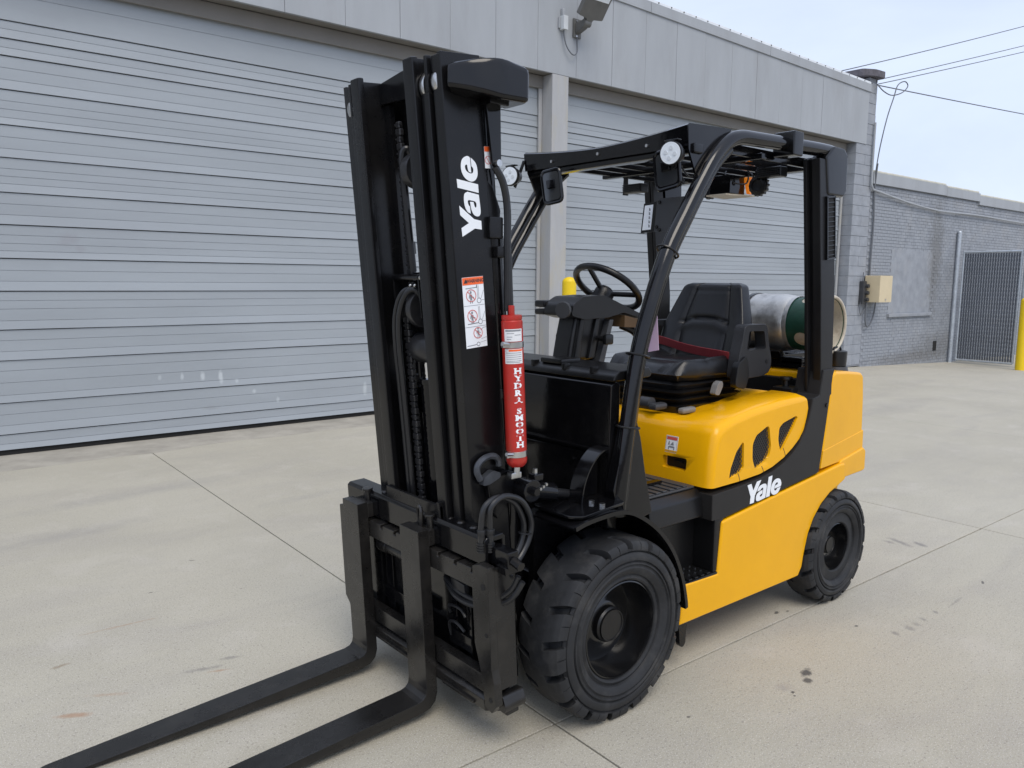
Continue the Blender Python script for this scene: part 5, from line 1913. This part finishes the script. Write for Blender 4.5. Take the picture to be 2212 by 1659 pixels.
# hood decal
HF = frame((-0.6375, 0.3395, 0.898), Vector((0, -1, 0)), Vector((-0.11, 0, 1)).normalized())
HF = frame((-0.6225, 0.272, 0.897), Vector((0, 1, 0)), Vector((-0.16, 0, 1)).normalized())
hdc = plate(HF, 0, 0.066, 0, 0.076, M_WHITE, 'safety_decal', hood)
plate(HF, 0.005, 0.061, 0.058, 0.071, M_REDINK, 'decal_header', hdc, 0.0009)
s = B()
s.flat([(0.020, 0.030), (0.048, 0.030), (0.046, 0.022), (0.022, 0.022)], HF @ Matrix.Translation((0, 0, 0.001)), 0.0004)
for x_ in (0.016, 0.046):
    s.flat([(x_, 0.028), (x_+0.005, 0.028), (x_+0.005, 0.014), (x_, 0.014)], HF @ Matrix.Translation((0, 0, 0.001)), 0.0004)
s.flat([(0.026, 0.034), (0.046, 0.034), (0.041, 0.050), (0.035, 0.046)], HF @ Matrix.Translation((0, 0, 0.001)), 0.0004)
s.flat([(0.014, 0.034), (0.023, 0.034), (0.021, 0.052), (0.016, 0.048)], HF @ Matrix.Translation((0, 0, 0.001)), 0.0004)
for (p_, q_) in (((0.003, 0.003), (0.063, 0.003)), ((0.063, 0.003), (0.063, 0.073)), ((0.063, 0.073), (0.003, 0.073)), ((0.003, 0.073), (0.003, 0.003)), ((0.010, 0.009), (0.052, 0.009))):
    ln(HF, p_, q_, 0.0012, 0.001)
obj('pictogram', s, M_GINK, hdc)

# anchor hook and tilt cylinder by the near rail
s = B()
s.tube([(0.482, 0.342, 0.955), (0.497, 0.342, 0.985), (0.492, 0.342, 1.012), (0.462, 0.342, 1.032), (0.425, 0.342, 1.034), (0.402, 0.342, 1.018), (0.398, 0.342, 0.995)], 0.012, seg=8, smooth=5)
s.prism(rounded([(0.480, 0.935), (0.475, 0.962), (0.435, 0.985), (0.40, 0.972), (0.40, 0.955), (0.45, 0.935)], 0.008, 3), 'y', 0.328, 0.356, bev=0.003)
obj('anchor_hook', s, M_HOOKG, mast)
s = B()
s.prism([(0.46, 0.96), (0.36, 0.975), (0.325, 0.955), (0.335, 0.88), (0.41, 0.80), (0.44, 0.84)], 'y', 0.327, 0.352, bev=0.004)
obj('tilt_bracket', s, M_MAST, mast)
for side in (1, -1):
    y = side*0.385
    s = B()
    s.cyl((0.30, y-0.035, 0.900), (0.30, y+0.035, 0.900), 0.042, seg=20, bev=0.004)
    s.cyl((0.275, y, 0.893), (0.175, y, 0.868), 0.036, seg=20, bev=0.003)
    s.box(0.235, 0.28, y-0.02, y+0.02, 0.925, 0.955, bev=0.006)
    for dy in (0.036, 0.045):
        s.cyl((0.30, y+side*dy, 0.900), (0.30, y+side*(dy+0.012), 0.900), 0.024-dy*0.2, seg=6)
    tc_ = F('tilt_cylinder', s, M_BLK)
    s = B()
    s.cyl((0.175, y, 0.868), (0.02, y, 0.828), 0.018, seg=16)
    obj('tilt_rod', s, M_HOSE, tc_)
    s = B()
    for k in range(3):
        a = R(40+k*30)
        s.cyl((0.27-k*0.014, y+side*0.036, 0.905+0.006*k), (0.27-k*0.014, y+side*0.044, 0.905+0.006*k), 0.006, seg=6)
    s.cyl((0.262, y, 0.955), (0.262, y, 0.972), 0.010, seg=6)
    obj('bolt', s, M_STEEL, tc_)

# ---------------------------------------------------------------- carriage and forks
def notched(y0, y1, z0, z1, step):
    P = [(y0, z0), (y1, z0), (y1, z1)]
    y = y1-0.055
    while y > y0+0.05:
        P += [(y+0.011, z1), (y+0.007, z1-0.017), (y-0.011, z1-0.017), (y-0.007, z1)]
        y -= step
    P += [(y0, z1)]
    return P
s = B(KK)
s.prism(notched(-0.50, 0.475, 0.600, 0.672, 0.102), 'x', -0.092, -0.050, bev=0.002, seg=1)
car = F('carriage', s, M_FORK, label='black side-shifting fork carriage')
s = B(KK)
s.prism([(-0.165, 0.690), (-0.165, 0.776), (-0.155, 0.784), (-0.086, 0.784), (-0.074, 0.774), (-0.074, 0.685), (-0.090, 0.685), (-0.090, 0.765), (-0.150, 0.765), (-0.150, 0.690)], 'y', -0.505, 0.465, bev=0.002, seg=1)
tr = obj('top_rail', s, M_BLK, car)
s = B(KK)
for y in (-0.26, -0.19, -0.12, 0.20, 0.27, 0.345):
    s.lathe([(0.0001, 0.7895), (0.010, 0.789), (0.016, 0.784)], (-0.118, y, 0), 'z', 14)
obj('rivet', s, M_FORK, tr)
s = B(KK)
s.box(-0.145, -0.098, 0.40, 0.56, 0.690, 0.752, bev=0.006)
s.cyl((-0.12, 0.56, 0.72), (-0.12, 0.60, 0.71), 0.016, seg=8)
s.box(-0.15, -0.09, 0.50, 0.555, 0.672, 0.700, bev=0.004)
obj('slide_block', s, M_BLK, car)
s = B(KK)
s.box(-0.092, -0.050, -0.50, 0.47, 0.225, 0.292, bev=0.004)
obj('lower_bar', s, M_FORK, car)
s = B(KK)
s.prism([(-0.13, 0.12), (-0.05, 0.155), (-0.045, 0.20), (-0.09, 0.225), (-0.15, 0.20)], 'y', -0.50, 0.46, bev=0.004)
s.box(-0.052, -0.040, -0.30, -0.03, 0.160, 0.172, bev=0.003)
s.box(-0.052, -0.040, 0.21, 0.40, 0.160, 0.172, bev=0.003)
obj('lower_hook', s, M_FORK, car)
s = B(KK)
s.prism([(0.425, 0.688), (0.47, 0.702), (0.512, 0.700), (0.512, 0.33), (0.524, 0.28), (0.527, 0.20), (0.500, 0.165), (0.462, 0.178), (0.448, 0.30), (0.418, 0.40), (0.418, 0.60)], 'x', -0.078, -0.046, bev=0.004)
s.box(-0.16, -0.05, 0.497, 0.511, 0.24, 0.69, bev=0.003)
sp_ = obj('side_plate', s, M_FORK, car)
s = B(KK)
for y, z, r_ in ((0.482, 0.625, 0.012), (0.490, 0.452, 0.008), (0.498, 0.215, 0.009)):
    s.cyl((-0.0465, y, z), (-0.0445, y, z), r_, seg=14)
obj('bolt_hole', s, M_MESHB, sp_)
s = B(KK)
s.prism([(-0.540, 0.682), (-0.46, 0.702), (-0.46, 0.24), (-0.485, 0.18), (-0.515, 0.235), (-0.545, 0.262)], 'x', -0.078, -0.046, bev=0.004)
s.box(-0.16, -0.05, -0.540, -0.526, 0.27, 0.68, bev=0.003)
obj('side_plate', s, M_FORK, car)
s = B(KK)
for y0, y1 in ((-0.275, -0.215), (-0.13, -0.09), (0.20, 0.235), (0.30, 0.325)):
    s.box(-0.150, -0.105, y0, y1, 0.22, 0.66, bev=0.004)
s.box(-0.17, -0.15, -0.50, 0.45, 0.18, 0.66)
s.box(-0.13, -0.09, -0.44, -0.285, 0.20, 0.66, bev=0.004)
s.box(-0.118, -0.096, -0.29, 0.0, 0.325, 0.38, bev=0.004)
s.box(-0.118, -0.096, 0.19, 0.33, 0.30, 0.36, bev=0.004)
obj('back_frame', s, M_BLK, car)
s = B(KK)
s.cyl((-0.100, -0.27, 0.560), (-0.100, 0.02, 0.560), 0.027, seg=18)
s.cyl((-0.100, -0.285, 0.560), (-0.100, -0.215, 0.560), 0.031, seg=18, bev=0.004)
ssc = obj('side_shift_cylinder', s, M_FORK, car)
s = B(KK)
s.cyl((-0.100, -0.31, 0.560), (-0.100, -0.28, 0.560), 0.006, seg=8)
obj('rod_end', s, M_STEEL, ssc)
s = B(KK)
s.tube([(-0.10, 0.20, 0.42), (-0.09, 0.21, 0.455), (-0.09, 0.28, 0.462), (-0.09, 0.31, 0.44)], 0.006, seg=8, smooth=4)
s.tube([(-0.10, 0.20, 0.33), (-0.09, 0.205, 0.385), (-0.09, 0.25, 0.398), (-0.09, 0.30, 0.38)], 0.006, seg=8, smooth=4)
s.tube([(-0.10, 0.18, 0.555), (-0.08, 0.30, 0.535), (-0.085, 0.44, 0.545), (-0.12, 0.53, 0.60), (-0.14, 0.56, 0.66)], 0.010, seg=8, smooth=5)
s.tube([(-0.10, 0.18, 0.545), (-0.07, 0.29, 0.518), (-0.08, 0.42, 0.522), (-0.12, 0.53, 0.57), (-0.15, 0.57, 0.64)], 0.010, seg=8, smooth=5)
s.prism([(0.24, 0.585), (0.33, 0.575), (0.335, 0.53), (0.29, 0.50), (0.26, 0.53)], 'x', -0.10, -0.075, bev=0.006)
obj('carriage_hose', s, M_HOSE, car)
s = B(KK)
s.prism(rounded([(0.47, 0.155), (0.515, 0.150), (0.525, 0.175), (0.51, 0.215), (0.47, 0.21)], 0.008, 2), 'x', -0.185, -0.090, bev=0.004)
s.box(-0.16, -0.105, 0.482, 0.512, 0.135, 0.158, bev=0.004)
obj('lower_bearing', s, M_FORK, car)

FORK = [(-0.048, 0.748), (0, 0.748), (0, 0.125), (0.005, 0.105), (0.018, 0.092), (0.040, 0.0865), (0.60, 0.084), (1.17, 0.0845), (1.225, 0.081), (1.236, 0.0745), (1.225, 0.071), (0.60, 0.054), (0.10, 0.040), (0.03, 0.038), (-0.012, 0.045), (-0.036, 0.066), (-0.047, 0.10)]
for (y0, y1) in ((0.035, 0.163), (-0.415, -0.288)):
    s = B(KK)
    t = B()
    t.prism(FORK, 'y', y0, y1, bev=0.0025, seg=2)
    for v in t.bm.verts:
        if v.co.x > 1.05:
            k = (v.co.x-1.05)/0.185
            c0 = (y0+y1)/2
            v.co.y = c0+(v.co.y-c0)*(1-0.38*k*k)
    me = bpy.data.meshes.new('f')
    t.bm.to_mesh(me)
    t.bm.free()
    me.transform(KK)
    s.bm.from_mesh(me)
    bpy.data.meshes.remove(me)
    s.box(-0.110, -0.048, y0+0.004, y1-0.004, 0.678, 0.742, bev=0.006)
    s.box(-0.110, -0.095, y0+0.004, y1-0.004, 0.64, 0.68, bev=0.003)
    s.box(-0.105, -0.048, y0+0.008, y1-0.008, 0.17, 0.222, bev=0.006)
    fk = F('fork', s, M_FORK, label='far fork with its latch pin' if y0 < 0 else 'near fork running out of the picture')
    s = B(KK)
    yp = y0+0.085 if y0 < 0 else y0+0.10
    s.cyl((-0.075, yp, 0.74), (-0.075, yp, 0.785), 0.013, 0.015, seg=14)
    s.cyl((-0.075, yp, 0.785), (-0.075, yp, 0.795), 0.022, seg=18, bev=0.003)
    obj('latch_pin', s, M_FORK, fk)
s = B(KK)
s.tube([(-0.065, 0.078, 0.745), (-0.063, 0.072, 0.79), (-0.06, 0.085, 0.815), (-0.056, 0.104, 0.812), (-0.053, 0.110, 0.79), (-0.052, 0.106, 0.745)], 0.0075, seg=8, smooth=5)
obj('lifting_eye', s, M_FORK, car)
# looped hoses beside the carriage
HL = [(0.556, 0.445, 0.78), (0.558, 0.446, 0.83), (0.546, 0.45, 0.893), (0.49, 0.45, 0.916), (0.417, 0.45, 0.886), (0.373, 0.45, 0.811), (0.377, 0.45, 0.743), (0.419, 0.455, 0.684), (0.475, 0.47, 0.655), (0.50, 0.50, 0.64)]
s = B()
s.tube(HL, 0.0105, seg=10, smooth=7)
hz = F('looped_hose', s, M_HOSE)
s = B()
s.tube([(x-0.028 if i < 2 else x-0.022+0.004*math.sin(i), y+0.012, z+(0.004 if i > 2 else 0)) for i, (x, y, z) in enumerate(HL)], 0.0105, seg=10, smooth=7)
F('looped_hose', s, M_HOSE)
s = B()
for (x, y) in ((0.556, 0.445), (0.528, 0.457)):
    s.cyl((x, y, 0.735), (x, y, 0.80), 0.0125, seg=10)
    s.cyl((x, y, 0.795), (x, y, 0.815), 0.016, seg=8, bev=0.002)
    for k in range(4):
        s.cyl((x, y, 0.735+k*0.009), (x, y, 0.740+k*0.009), 0.017, seg=12)
F('hose_fitting', s, M_HOSE)
s = B()
s.tube([(0.37+0.024*math.cos(a), 0.456+0.02*math.sin(a), 0.768+0.004*math.cos(a)) for a in [2*math.pi*k/14 for k in range(14)]], 0.003, seg=6, closed=True)
F('cable_tie', s, M_PLA)

# ---------------------------------------------------------------- steering column and wheel
s = B()
s.prism([(-0.195, 1.315), (-0.215, 1.42), (-0.235, 1.50), (-0.25, 1.545), (-0.40, 1.55), (-0.43, 1.50), (-0.40, 1.42), (-0.365, 1.315)], 'y', -0.035, 0.080, bev=0.018, seg=3)
s.prism([(-0.21, 1.32), (-0.245, 1.50), (-0.275, 1.50), (-0.25, 1.32)], 'y', 0.070, 0.100, bev=0.01)
s.prism([(-0.30, 1.32), (-0.345, 1.50), (-0.375, 1.50), (-0.345, 1.32)], 'y', 0.070, 0.095, bev=0.01)
col = F('steering_column', s, M_PLA)
s = B()
s.prism([(-0.350, 1.30), (-0.415, 1.49), (-0.44, 1.49), (-0.385, 1.30)], 'y', 0.02, 0.11, bev=0.003)
obj('column_bracket', s, M_GREYP, col)
s = B()
s.prism(rounded([(-0.175, 1.512), (-0.185, 1.560), (-0.245, 1.592), (-0.37, 1.598), (-0.45, 1.570), (-0.66, 1.497), (-0.655, 1.482), (-0.50, 1.520), (-0.40, 1.500), (-0.25, 1.495)], 0.014, 3), 'y', -0.065, 0.115, bev=0.014, seg=3)
ds = obj('dash_pod', s, M_PLA, col)
s = B()
s.prism([(-0.50, 1.508), (-0.645, 1.478), (-0.60, 1.45), (-0.50, 1.455)], 'y', -0.02, 0.12)  # brown colour stands in for a reflection below the pod
obj('pod_brown_reflection', s, M_BROWN, ds)
s = B()
s.box(-0.245, -0.175, -0.125, -0.06, 1.543, 1.573, bev=0.008)
s.box(-0.245, -0.175, -0.125, -0.06, 1.510, 1.536, bev=0.008)
obj('switch_block', s, M_PLA, ds)
s = B()
s.cyl((-0.215, 0.060, 1.535), (-0.165, 0.078, 1.535), 0.030, seg=24, bev=0.004)
s.cyl((-0.168, 0.077, 1.535), (-0.150, 0.083, 1.535), 0.036, seg=24, bev=0.004)
obj('column_knob', s, M_GREYP, ds)
s = B()
s.cyl((-0.36, 0.10, 1.41), (-0.36, 0.15, 1.405), 0.012, seg=10)
s.box(-0.385, -0.335, 0.14, 0.165, 1.385, 1.43, bev=0.008)
s.tube([(-0.55, 0.05, 1.46), (-0.60, 0.09, 1.43), (-0.63, 0.10, 1.38)], 0.018, seg=10, smooth=4)
s.sphere((-0.635, 0.10, 1.365), 0.028, seg=14)
obj('control_lever', s, M_PLA, col)
WC = Vector((-0.512, -0.002, 1.630))
ax_w = Vector((-0.60, 0, 0.80)).normalized()
xw = Vector((0, 1, 0))
yw = ax_w.cross(xw)
RW_ = 0.158
s = B()
s.tube([WC+(xw*math.cos(a)+yw*math.sin(a))*RW_ for a in [2*math.pi*k/40 for k in range(40)]], 0.0155, seg=12, closed=True)
swh = obj('steering_wheel', s, M_PLA, col)
s = B()
hubc = WC-ax_w*0.035
for a in (R(20), R(160), R(270)):
    s.tube([hubc, hubc.lerp(WC, 0.5)+(xw*math.cos(a)+yw*math.sin(a))*RW_*0.5, WC+(xw*math.cos(a)+yw*math.sin(a))*RW_], 0.0115, seg=8, smooth=4)
obj('spoke', s, M_PLA, swh)
s = B()
s.cyl(WC-ax_w*0.10, WC-ax_w*0.02, 0.050, 0.046, seg=24, bev=0.008)
s.cyl(WC-ax_w*0.02, WC-ax_w*0.008, 0.034, seg=24, bev=0.005)
obj('wheel_hub', s, M_PLA, swh)

# ---------------------------------------------------------------- seat
s = B()
def cush(u, v):
    x = -0.755-0.47*u
    y = -0.25+0.50*v
    ey = abs(2*v-1)
    z = 1.270+0.012*u
    z += 0.035*max(0, ey-0.62)/0.38*(1 if u > 0.12 else u/0.12)
    if u < 0.2:
        z -= 0.030*((0.2-u)/0.2)**3
    if ey > 0.86:
        z -= 0.035*((ey-0.86)/0.14)**3
    z -= 0.016*math.exp(-((u-0.42)/0.03)**2)*(1 if ey < 0.6 else 0.3)
    z -= 0.014*math.exp(-((ey-0.60)/0.05)**2)
    fr_ = 1-0.10*max(0, 0.25-u)/0.25
    return (x, y*fr_, z)
s.grid(cush, 30, 34)
# skirt
t = bmesh.new()
border = [cush(0, k/33) for k in range(34)] + [cush(k/29, 1) for k in range(1, 30)] + [cush(1, 1-k/33) for k in range(1, 34)] + [cush(1-k/29, 0) for k in range(1, 29)]
top = [t.verts.new(p) for p in border]
mid = [t.verts.new((p[0]+(0.012 if p[0] > -0.80 else 0), p[1]*1.02, 1.228)) for p in border]
bot = [t.verts.new((-0.99+(p[0]+0.99)*0.95, p[1]*0.95, 1.198)) for p in border]
for A, C in ((top, mid), (mid, bot)):
    for i in range(len(A)):
        j = (i+1) % len(A)
        t.faces.new((A[i], A[j], C[j], C[i]))
t.faces.new(bot)
bmesh.ops.recalc_face_normals(t, faces=t.faces)
s._add(t)
bmesh.ops.remove_doubles(s.bm, verts=s.bm.verts, dist=1e-5)
bmesh.ops.recalc_face_normals(s.bm, faces=s.bm.faces)
seat = F('seat', s, M_VINYL, label='black vinyl operator seat', ang=60)
s = B()
def back(u, v):
    # u: around (0..1 closed), v: bottom to top
    z = 1.255+0.40*v
    w_ = 0.255-0.01*v-0.105*max(0, v-0.45)**1.1*1.3
    if v > 0.93:
        w_ -= 0.032*((v-0.93)/0.07)**3
    xc = -1.235-0.115*v
    th = 0.058-0.020*v
    if v > 0.94:
        th *= max(0.05, math.sqrt(max(0, 1-((v-0.94)/0.06)**2)))
        z -= 0.0
    a = 2*math.pi*u
    ca, sa = math.cos(a), math.sin(a)
    y = w_*(abs(ca)**0.55)*(1 if ca >= 0 else -1)
    dx = th*(abs(sa)**0.55)*(1 if sa >= 0 else -1)
    x = xc+dx
    if sa > 0.1:
        q = abs(y)/w_
        x += 0.050*max(0, q-0.55)/0.45*(1-0.5*v)          # side bolsters come forward
        x -= 0.012*math.exp(-((q-0.56)/0.035)**2)          # piping seam
        arch = 0.56-0.07*(q/0.55)**2
        if q < 0.58:
            x -= 0.018*math.exp(-((v-arch-0.0)/0.022)**2)
            x += 0.010*math.exp(-((v-arch+0.07)/0.06)**2)
            x -= 0.007*math.exp(-((v-0.90)/0.015)**2)
    return (x, y, z)
s.grid(back, 72, 46, closed_u=True)
t = bmesh.new()
cap_ = [t.verts.new(back(k/72, 1)) for k in range(72)]
t.faces.new(cap_)
s._add(t)
bmesh.ops.remove_doubles(s.bm, verts=s.bm.verts, dist=1e-4)
bmesh.ops.recalc_face_normals(s.bm, faces=s.bm.faces)
obj('backrest', s, M_VINYL, seat, ang=60)
# hip restraints
for side in (1, -1):
    s = B()
    y = side*0.285
    loop = rounded([(-1.075, 1.215), (-1.10, 1.34), (-1.100, 1.445), (-1.285, 1.440), (-1.325, 1.30), (-1.33, 1.215)], 0.03, 4)
    s.prism(rounded([(-1.045, 1.19), (-1.060, 1.30), (-1.085, 1.38), (-1.10, 1.455), (-1.29, 1.455), (-1.315, 1.35), (-1.345, 1.275), (-1.335, 1.215), (-1.27, 1.195)], 0.03, 4), 'y', y-0.030, y+0.030, bev=0.014, seg=3, M=Matrix.Translation((-0.045, 0, 0)))
    hr = obj('hip_restraint', s, M_ARM, seat)
    c = B()
    c.prism(rounded([(-1.122, 1.328), (-1.138, 1.424), (-1.268, 1.420), (-1.288, 1.330)], 0.016, 3), 'y', y-0.06, y+0.06, M=Matrix.Translation((-0.045, 0, 0)))
    cut(hr, c)
    s = B()
    s.prism(rounded([(-1.03, 1.14), (-1.05, 1.25), (-1.12, 1.29), (-1.15, 1.20), (-1.12, 1.12)], 0.025, 4), 'y', y+side*0.005, y+side*0.042, bev=0.010, M=Matrix.Translation((-0.035, 0, 0.02)))
    s.cyl((-1.343, y+side*0.028, 1.268), (-1.343, y+side*0.033, 1.268), 0.010, seg=12)
    obj('hinge_cover', s, M_PLA, hr)
# belt
s = B()
s.strip([(-1.155, -0.245, 1.355), (-1.150, -0.17, 1.345), (-1.135, -0.05, 1.325), (-1.12, 0.08, 1.312), (-1.11, 0.20, 1.305), (-1.11, 0.255, 1.30)], 0.046, 0.004, (0.35, 0.1, 0.93), smooth=4)
obj('seat_belt', s, M_BELT, seat)
# bellows and slides
s = B()
zs = [(1.035, 0.205, 0.245), (1.078, 0.222, 0.262), (1.086, 0.200, 0.240), (1.112, 0.232, 0.272), (1.120, 0.205, 0.245), (1.146, 0.238, 0.278), (1.155, 0.212, 0.25), (1.180, 0.236, 0.262), (1.190, 0.225, 0.255), (1.204, 0.20, 0.24)]
t = bmesh.new()
rr_ = []
for z, hy, hx in zs:
    rr_.append([t.verts.new((x, y, z)) for x, y in rounded([(-1.02-hx, -hy), (-1.02+hx, -hy), (-1.02+hx, hy), (-1.02-hx, hy)], 0.05, 3)])
for A, C in zip(rr_, rr_[1:]):
    for i in range(len(A)):
        j = (i+1) % len(A)
        t.faces.new((A[i], A[j], C[j], C[i]))
t.faces.new(rr_[-1])
t.faces.new(rr_[0][::-1])
bmesh.ops.recalc_face_normals(t, faces=t.faces)
s._add(t)
obj('suspension_bellows', s, M_PLA, seat)
s = B()
s.prism(rounded([(-0.98, 1.125), (-1.00, 1.175), (-1.035, 1.190), (-1.045, 1.165), (-1.015, 1.118)], 0.012, 3), 'y', 0.242, 0.275, bev=0.008)
obj('recline_lever', s, M_LEVER, seat)
s = B()
s.box(-0.86, -0.76, 0.225, 0.262, 1.050, 1.078, bev=0.011)
obj('weight_lever', s, M_LEVER, seat)
s = B()
s.box(-0.74, -0.65, 0.14, 0.19, 1.068, 1.100, bev=0.013)
s.cyl((-0.68, 0.08, 1.095), (-0.68, 0.14, 1.095), 0.028, seg=16)
obj('slide_lever', s, M_GREYP, seat)

# ---------------------------------------------------------------- propane tank (rests in its cradle)
TX, TZ = -1.755, 1.442
tank = empty('propane_tank', (TX, 0.0, TZ-0.155), 'worn aluminium propane tank with green collar lying behind the seat', 'gas tank')
s = B()
s.lathe([(0.0001, -0.42), (0.07, -0.412), (0.12, -0.385), (0.148, -0.34), (0.155, -0.30), (0.155, 0.02), (0.1565, 0.024), (0.1565, 0.030), (0.155, 0.034), (0.155, 0.165), (0.150, 0.20), (0.138, 0.230), (0.110, 0.255), (0.06, 0.275), (0.0001, 0.28)], (TX, 0, TZ), 'y', 64)
obj('tank_body', s, M_ALU, tank)
s = B()
s.lathe([(0.143, 0.222), (0.1465, 0.226), (0.147, 0.240), (0.1455, 0.248)], (TX, 0, TZ), 'y', 64)
obj('weld_ring', s, M_ALU, tank)
s = B()
s.lathe([(0.1385, 0.236), (0.1400, 0.238), (0.1410, 0.42), (0.1375, 0.42), (0.1365, 0.236), (0.1385, 0.236)], (TX, 0, TZ), 'y', 64)
clr = obj('collar', s, [M_GREEN], tank)
c = B()
for a in (R(-35), R(70), R(165), R(255)):
    dv = Vector((math.cos(a), 0, math.sin(a)))
    p = Vector((TX, 0.330, TZ))
    c.cyl(p+dv*0.09, p+dv*0.20, 0.045, seg=24)
cut(clr, c)
s = B()
s.lathe([(0.1362, 0.238), (0.1355, 0.24), (0.1363, 0.416), (0.1370, 0.416)], (TX, 0, TZ), 'y', 64)
cl2 = obj('collar_lining', s, M_COLLAR, tank)
c = B()
for a in (R(-35), R(70), R(165), R(255)):
    dv = Vector((math.cos(a), 0, math.sin(a)))
    p = Vector((TX, 0.330, TZ))
    c.cyl(p+dv*0.09, p+dv*0.20, 0.040, seg=24)
s = B()
s.tube([(TX+0.146*math.cos(a), 0.424, TZ+0.146*math.sin(a)) for a in [2*math.pi*k/48 for k in range(48)]], 0.0085, seg=10, closed=True)
obj('collar_rim', s, M_COLLAR, tank)
s = B()
s.cyl((TX, 0.27, TZ), (TX, 0.34, TZ), 0.022, seg=12)
s.cyl((TX, 0.34, TZ+0.02), (TX, 0.36, TZ+0.02), 0.035, seg=16)
obj('valve', s, M_STEEL, tank)
# cradle belongs to the truck
s = B()
s.prism([(-1.58, 1.30), (-1.60, 1.255), (-1.90, 1.255), (-1.92, 1.30), (-1.90, 1.31), (-1.87, 1.283), (-1.64, 1.283), (-1.61, 1.31)], 'y', -0.34, 0.24, bev=0.005)
s.box(-1.82, -1.60, -0.30, 0.36, 1.212, 1.256, bev=0.006)
s.box(-1.66, -1.60, 0.24, 0.36, 1.235, 1.27, bev=0.006)
crd = F('tank_cradle', s, M_BLK)
s = B()
s.tube([(TX+0.158*math.cos(a), -0.02, TZ+0.158*math.sin(a)) for a in [2*math.pi*k/48 for k in range(48)]], (0.016, 0.0025), seg=8, closed=True, flat=(0, 1, 0))
obj('strap', s, M_BLK, crd)

# ---------------------------------------------------------------- small repeated pieces become objects of their own
SPLIT = ('lug_nut', 'bolt', 'rivet', 'wiring', 'led', 'mast_roller', 'hydraulic_hose', 'carriage_hose', 'tread_stud', 'cable_tie', 'hinge_cover', 'spoke', 'hose_fitting', 'bolt_hole', 'cooling_fin', 'louvre_bar', 'cable_loop', 'cut_line', 'sheave', 'bracket', 'control_lever')
for o in list(bpy.data.objects):
    if o.type != 'MESH' or o.name.split('.')[0] not in SPLIT:
        continue
    bm = bmesh.new()
    bm.from_mesh(o.data)
    seen, parts = set(), []
    for v in bm.verts:
        if v.index in seen:
            continue
        st_, isl = [v], []
        seen.add(v.index)
        while st_:
            q = st_.pop()
            isl.append(q.index)
            for e in q.link_edges:
                w_ = e.other_vert(q)
                if w_.index not in seen:
                    seen.add(w_.index)
                    st_.append(w_)
        parts.append(set(isl))
    if len(parts) < 2:
        bm.free()
        continue
    for isl in parts[1:]:
        nb = bmesh.new()
        nb.from_mesh(o.data)
        nb.verts.ensure_lookup_table()
        bmesh.ops.delete(nb, geom=[v for v in nb.verts if v.index not in isl], context='VERTS')
        me = bpy.data.meshes.new(o.name.split('.')[0])
        nb.to_mesh(me)
        nb.free()
        me.materials.clear()
        for mm in o.data.materials:
            me.materials.append(mm)
        n_ = bpy.data.objects.new(o.name.split('.')[0], me)
        COL.objects.link(n_)
        n_.parent = o.parent
        n_.matrix_parent_inverse = o.matrix_parent_inverse.copy()
        me.set_sharp_from_angle(angle=R(35))
    bmesh.ops.delete(bm, geom=[v for v in bm.verts if v.index not in parts[0]], context='VERTS')
    bm.to_mesh(o.data)
    bm.free()
